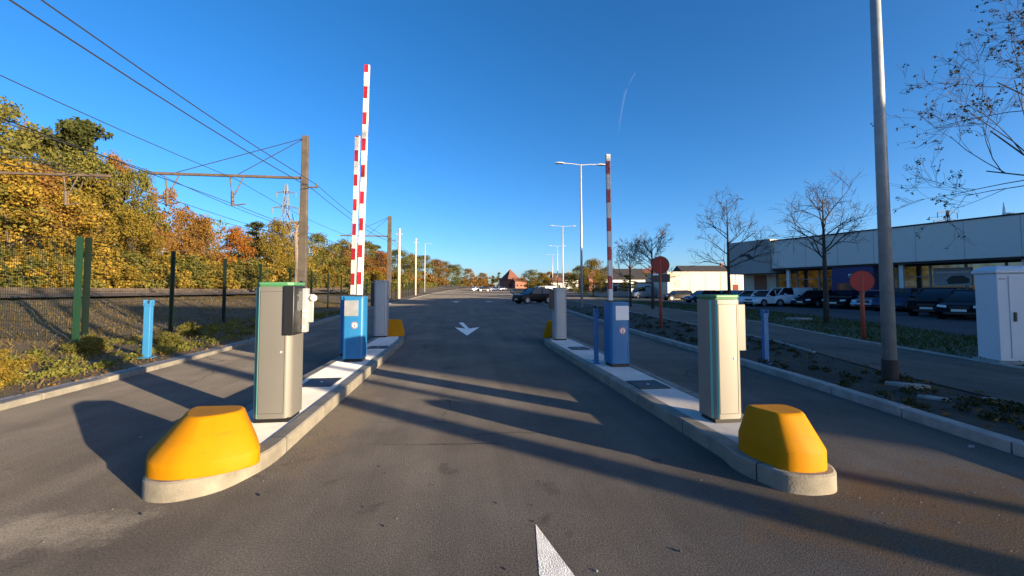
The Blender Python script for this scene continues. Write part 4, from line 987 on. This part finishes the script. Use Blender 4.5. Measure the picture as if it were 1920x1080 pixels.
for px_, Y_, kd, pn, lab in ((893,150,'hatch','cwhite','white far car at the bend, left one'),(906,140,'suv','cblack','black far car in the middle of the bend'),(925,150,'hatch','cwhite','white far car at the bend, right one'),(940,158,'saloon','csilver','silver far car beside the brick house')):
    P = atY(px_, 545, Y_); car(P[0], Y_, R(200), lab, M[pn], kind=kd)
P = atY(1018,545,70); car(P[0], 70, R(195), 'white far van beyond the black car', M['cwhite'], kind='van', L_=4.8, H_=2.1)

# ------------------------------------------------------------------ showroom on the right
A0 = Vector((35.8,16.5)); A1 = Vector((29.6,35.4))
dv = (A1-A0).normalized(); LEN = (A1-A0).length; ang = math.atan2(dv.y, dv.x)
t = thing('car_showroom', 'long grey car showroom with glass front and deep pale fascia', 'building', (A0.x, A0.y, 0), ang)
# local +x along facade (away from viewer), local -y ... building body lies on the right: local y < 0
D = 16.
q = MB(); q.box(-.0,LEN,-D,-.8,-.05,3.25); q.build('wall', M['wallg'], t)
q = MB(); q.box(-2,LEN-.6,-D-.3,1.1,3.45,6.0); q.build('fascia', M['fascia'], t, .03)
q = MB(); q.box(-1.9,LEN-.7,-D,1.0,3.3,3.446); q.build('soffit', M['roofd'], t)
q = MB(); q.box(-2.05,LEN-.55,-D-.35,1.16,6.0,6.09); q.build('roof_edge', M['roofd'], t)
nb = 11; bw = LEN/nb
for k in range(nb):
    x0, x1 = k*bw+.06, (k+1)*bw-.06
    if k == 7: continue
    q = MB(); q.box(x0,x1,-.78,-.72,.35,3.2); wn = q.build('window', M['glass'], t)
    q = MB(); q.box(x0-.05,x0,-.80,-.66,.2,3.25); q.box(x1,x1+.05,-.80,-.66,.2,3.25); q.box(x0,x1,-.79,-.68,.2,.34); q.box(x0,x1,-.79,-.69,2.4,2.46); q.build('window_frame', M['galv'], wn)
for k in (0,2.4,5.6,10):
    q = MB(); q.box(k*bw-.12,k*bw+.12,.5,.74,0,3.32); q.build('column', M['fascia'], t)
PX = 12.3; q = MB(); q.box(11.7,14.5,-.5,.9,-.02,3.28); po = q.build('entrance_portal', M['navy'], t)
q = MB()
for i in range(4): q.box(PX+.4+i*.17,PX+.52+i*.17,.9,.915,2.6,2.74)
q.box(PX+.45,PX+1.0,.9,.915,2.47,2.52); q.build('sign_mark', M['sticker'], po)
q = MB(); q.box(PX+.8,PX+1.9,.9,.905,0,2.0); q.build('door', M['winglass'], po)
# picture hanging in the window
q = MB(); q.box(6.95,8.85,-.68,-.62,1.75,3.0); pc = q.build('window_picture', M['galv'], t)
q = MB(); q.add([(7.1,-.617,1.9),(8.1,-.617,1.85),(8.2,-.617,2.15),(7.95,-.617,2.42),(7.4,-.617,2.45),(7.05,-.617,2.2)], [(0,1,2,3,4,5)]); q.build('dark_shape', M['frame'], pc)
q = MB(); q.box(7.05,8.75,-.617,-.615,2.62,2.75); q.build('pale_band', M['galvl'], pc)
# corner box
q = MB(); q.box(LEN-.6,LEN+3.6,-9,1.35,3.05,6.25); cb = q.build('corner_box', M['wallg'], t, .03)
q = MB(); q.add([(LEN+.9,1.36,4.5),(LEN+1.5,1.36,4.5),(LEN+1.7,1.36,4.78),(LEN+2.5,1.36,4.72),(LEN+2.3,1.36,5.0),(LEN+1.4,1.36,5.0)], [(5,4,3,2,1,0)]); q.build('emblem', M['frame'], cb)
q = MB(); q.box(LEN-.66,LEN-.6,-6,1.3,5.3,6.2); q.build('upper_cladding', M['wallb'], cb)
q = MB(); q.box(LEN+.1,LEN+3.4,-8,-.6,-.05,3.05); q.build('ground_floor', M['wallb'], t)
q = MB(); q.box(LEN+1.0,LEN+2.2,-.6,-.5,.1,2.9); q.build('brick_panel', M['brick'], t)
P = atY(1886,380,46); q = MB(); zb = 5.9
mt = thing('roof_mast', 'white tapered mast standing on the showroom roof at right', 'mast', (37.4,23.5,6.05))
a = math.atan2(39,21.5)
q = MB(); q.tube([(0,0,0),(0,0,.8),(0,0,1.5)], [.14,.08,.02], 8); q.build('spire', M['sticker'], mt)
q = MB(); q.box(.15,.55,-.2,.2,.0,.75); q.box(-.1,.9,-.04,.04,.62,.68); q.build('equipment_box', M['boxw'], mt)

# cream building and its neighbours
def house(x, y, wd, dp, hw, hr, label, wall, roof, rz=0, name='house', kind='gable', nwin=3, chim=True, cat='house'):
    t = thing(name, label, cat, (x,y,rise(y)-.1), rz, None)
    q = MB(); q.box(-wd/2,wd/2,-dp/2,dp/2,0,hw); q.build('wall', wall, t)
    q = MB(); a, c = wd/2+.3, dp/2+.3
    if kind == 'gable':
        q.add([(-a,-c,hw-.05),(a,-c,hw-.05),(a,c,hw-.05),(-a,c,hw-.05),(-a,0,hw+hr),(a,0,hw+hr)], [(0,1,5,4),(2,3,4,5),(0,4,3),(1,2,5),(3,2,1,0)])
    elif kind == 'pyramid':
        q.add([(-a,-c,hw-.05),(a,-c,hw-.05),(a,c,hw-.05),(-a,c,hw-.05),(0,0,hw+hr)], [(0,1,4),(1,2,4),(2,3,4),(3,0,4),(3,2,1,0)])
    else: q.box(-a+.2,a-.2,-c+.2,c-.2,hw,hw+hr)
    rf = q.build('roof', roof, t)
    if chim and kind == 'gable':
        q = MB(); q.box(wd*.2,wd*.2+.6,-.3,.3,hw+hr*.5,hw+hr+.7); q.build('chimney', M['brick'], rf)
    for k in range(nwin):
        xx = -wd/2+wd*(k+.5)/nwin
        for lv in range(max(1,int(hw//2.8))):
            q = MB(); q.box(xx-.5,xx+.5,-dp/2-.03,-dp/2+.02,1+lv*2.7,2.2+lv*2.7); w_ = q.build('window', M['winglass'], t)
            q = MB(); q.box(xx-.56,xx+.56,-dp/2-.08,-dp/2-.031,.92+lv*2.7,1.0+lv*2.7); q.build('sill', M['sticker'], w_)
    return t
Yc = 62.; a = atY(1263,555,Yc); b2 = atY(1396,555,Yc); wd = b2[0]-a[0]; zt = atY(1330,511,Yc)[2]-rise(Yc)
t = thing('warehouse', 'long low cream building lit by the sun left of the showroom', 'building', ((a[0]+b2[0])/2, Yc+5, 0), R(-7))
q = MB(); q.box(-wd/2,wd/2,-5,5,-.1,zt); q.build('wall', M['wallc'], t)
q = MB(); q.box(-wd/2-.06,wd/2+.06,-5.06,5.06,zt,zt+.14); q.build('roof_edge', M['wallb'], t)
for k in range(5):
    xx = -wd/2+wd*(k+.5)/5
    q = MB(); q.box(xx-.05,xx+.05,-5.04,-5.0,.2,zt-.05); q.build('pilaster', M['wallb'], t)
q = MB(); q.box(wd*.36,wd*.43,-5.05,-5.0,.3,2.4); q.build('door', M['cred'], t)
a = atY(1350,500,95); house(a[0],100,16,9,atY(1350,512,95)[2]-rise(95),2.2,'brick house with a dark roof behind the cream building',M['brick'],M['roofd'],R(-8))
a = atY(1178,540,88); house(a[0],92,9,8,3.6,2.6,'dark roofed house right of the right barrier arm',M['wallw'],M['roofd'],R(-10))
a = atY(1220,540,110); house(a[0],116,11,9,4.2,3.0,'brick house behind the left round red sign',M['brick'],M['roof'],R(-12))
a = atY(1128,540,140); house(a[0],146,10,9,4.5,3.4,'brick house with red roof left of the right barrier arm',M['brick'],M['roof'],R(8))
a = atY(1062,540,190); house(a[0],196,12,10,4.5,3.5,'white house with dark roof at the foot of the small lamps',M['wallw'],M['roofd'],R(5))
a = atY(959,520,230); house(a[0],236,9,9,4.8,6.5,'brick house with a steep pointed roof closing the road',M['brick'],M['roof'],R(25),kind='pyramid')
a = atY(975,530,225); house(a[0],228,7,7,4.0,2.2,'low brick annex right of the pointed roof house',M['brick'],M['roof'],R(10))
a = atY(1040,535,170); house(a[0],174,7,6,3.2,2.2,'small white gabled house far behind the far right terminal',M['wallw'],M['roof'],R(0))
a = atY(1165,535,75); house(a[0],80,6,5,2.6,.25,'flat roofed dark shed beyond the right barrier',M['wallg'],M['roofd'],R(-8),kind='flat',name='shed',cat='shed',chim=False)
a = atY(1240,540,70); house(a[0],72,7,4,2.7,.2,'white flat roofed kiosk left of the cream building',M['wallw'],M['roofd'],R(-6),kind='flat',name='kiosk',cat='kiosk',chim=False)
wood('hedge', [(-13.2+rr.uniform(-.7,.7), 52+k*1.6, .9+rise(52+k*1.6), rr.uniform(1.5,2.6)) for k in range(110)], 'low overgrown hedge behind the far stretch of the fence', 21, 'L_olive', 60, .16)
# trees in the right background
def tpx(kd, px_, top, Y_, lab, wd=1.0):
    P = atY(px_, top, Y_); zb = rise(Y_)-.1; leafy(kd, P[0], Y_, zb, (P[2]-zb)*1.02, lab, wd, 'background trees on the right')
tpx('gold',1112,487,72,'round golden tree left of the right barrier arm',1.35)
tpx('olive',1085,500,95,'olive tree behind the double headed street lamp',1.5)
tpx('olive',1000,507,150,'wide olive tree above the black parked car',2.0)
tpx('gold',1015,512,135,'golden tree right above the black parked car',1.6)
tpx('brown',1030,510,165,'brown far tree at the foot of the second lamp',1.5)
tpx('olive',858,497,215,'olive tree where the wood runs out beside the distant pale pole',1.3)
tpx('brown',878,504,235,'brown tree at the thin far end of the wood',1.3)
tpx('pine',936,512,260,'slim dark far tree left of the pointed roof house',1.0)
tpx('pine',925,518,300,'dark far tree at the end of the wood',1.5)
tpx('brown',905,512,280,'brown far tree standing at the bend',1.5)
tpx('gold',1142,500,125,'golden far tree directly behind the right barrier arm',1.6)
tpx('brown',1190,505,120,'brown far tree behind the smallest bare tree',1.6)
tpx('gold',1213,512,90,'golden tree left of the left round red sign',1.5)
tpx('pine',1180,517,66,'dark tree beside the shed behind the right barrier',2.0)
tpx('olive',1295,507,130,'olive tree peeping over the cream building',1.6)
tpx('brown',1070,516,130,'brown far tree left of the double headed street lamp',1.7)

# unseen hall added behind the viewer to shade the right half
S_ = Vector((-math.sin(SAZ), -math.cos(SAZ))); P_ = Vector((-S_.y, S_.x)) if False else Vector((S_.y, -S_.x))
if P_.y < 0: P_ = -P_
v0 = -30.; u0, u1 = 5.05, 58.; Hb = 4.25+28.8*math.tan(SEL)
o0 = S_*v0+P_*u0
t = thing('shade_hall', 'unseen plain grey hall added behind the viewer to shade the right half', 'building', (o0.x, o0.y, 0), math.atan2(P_.y, P_.x))
Wd = u1-u0
q = MB(); q.box(0,Wd,-14,0,-.1,Hb-.25); q.build('wall', M['wallg'], t)
q = MB(); q.box(-.05,Wd+.05,-14.05,.05,Hb-.25,Hb); q.build('roof', M['roofd'], t)
q = MB(); q.box(24,38,-13,-.5,Hb,Hb+2.6); q.build('shade_block', M['wallg'], t)  # block added on top to lengthen the cast shade
for k in range(6):
    q = MB(); q.box(2+k*5,5+k*5,0,.06,1,3); q.build('window', M['winglass'], t)
P = S_*(-17)+P_*4.02  # unseen post added behind the viewer for its thin shadow band
street_lamp(P.x, P.y, 8.5, 'unseen grey lamp post added behind the viewer for its thin shadow', (1,), .1, .06, 1.5, True, M['galv'])

# contrail: a thin real streak of ice cloud, high and far
ctm = bpy.data.materials.new('contrail vapour'); ctm.use_nodes = True; n_ = ctm.node_tree; bs = n_.nodes['Principled BSDF']; bs.inputs['Base Color'].default_value = (.9,.93,1,1); bs.inputs['Roughness'].default_value = 1; bs.inputs['Alpha'].default_value = .015
pts = [atY(px_, py_, 3000) for px_, py_ in ((1192,135),(1180,155),(1172,175),(1167,200),(1163,225),(1160,250))]
q = MB(); q.tube(pts, [2,6,9,8,6,2], 8, cap=False); tag(q.build('contrail', ctm, smooth=True), 'faint curved white vapour trail in the blue sky', 'contrail')
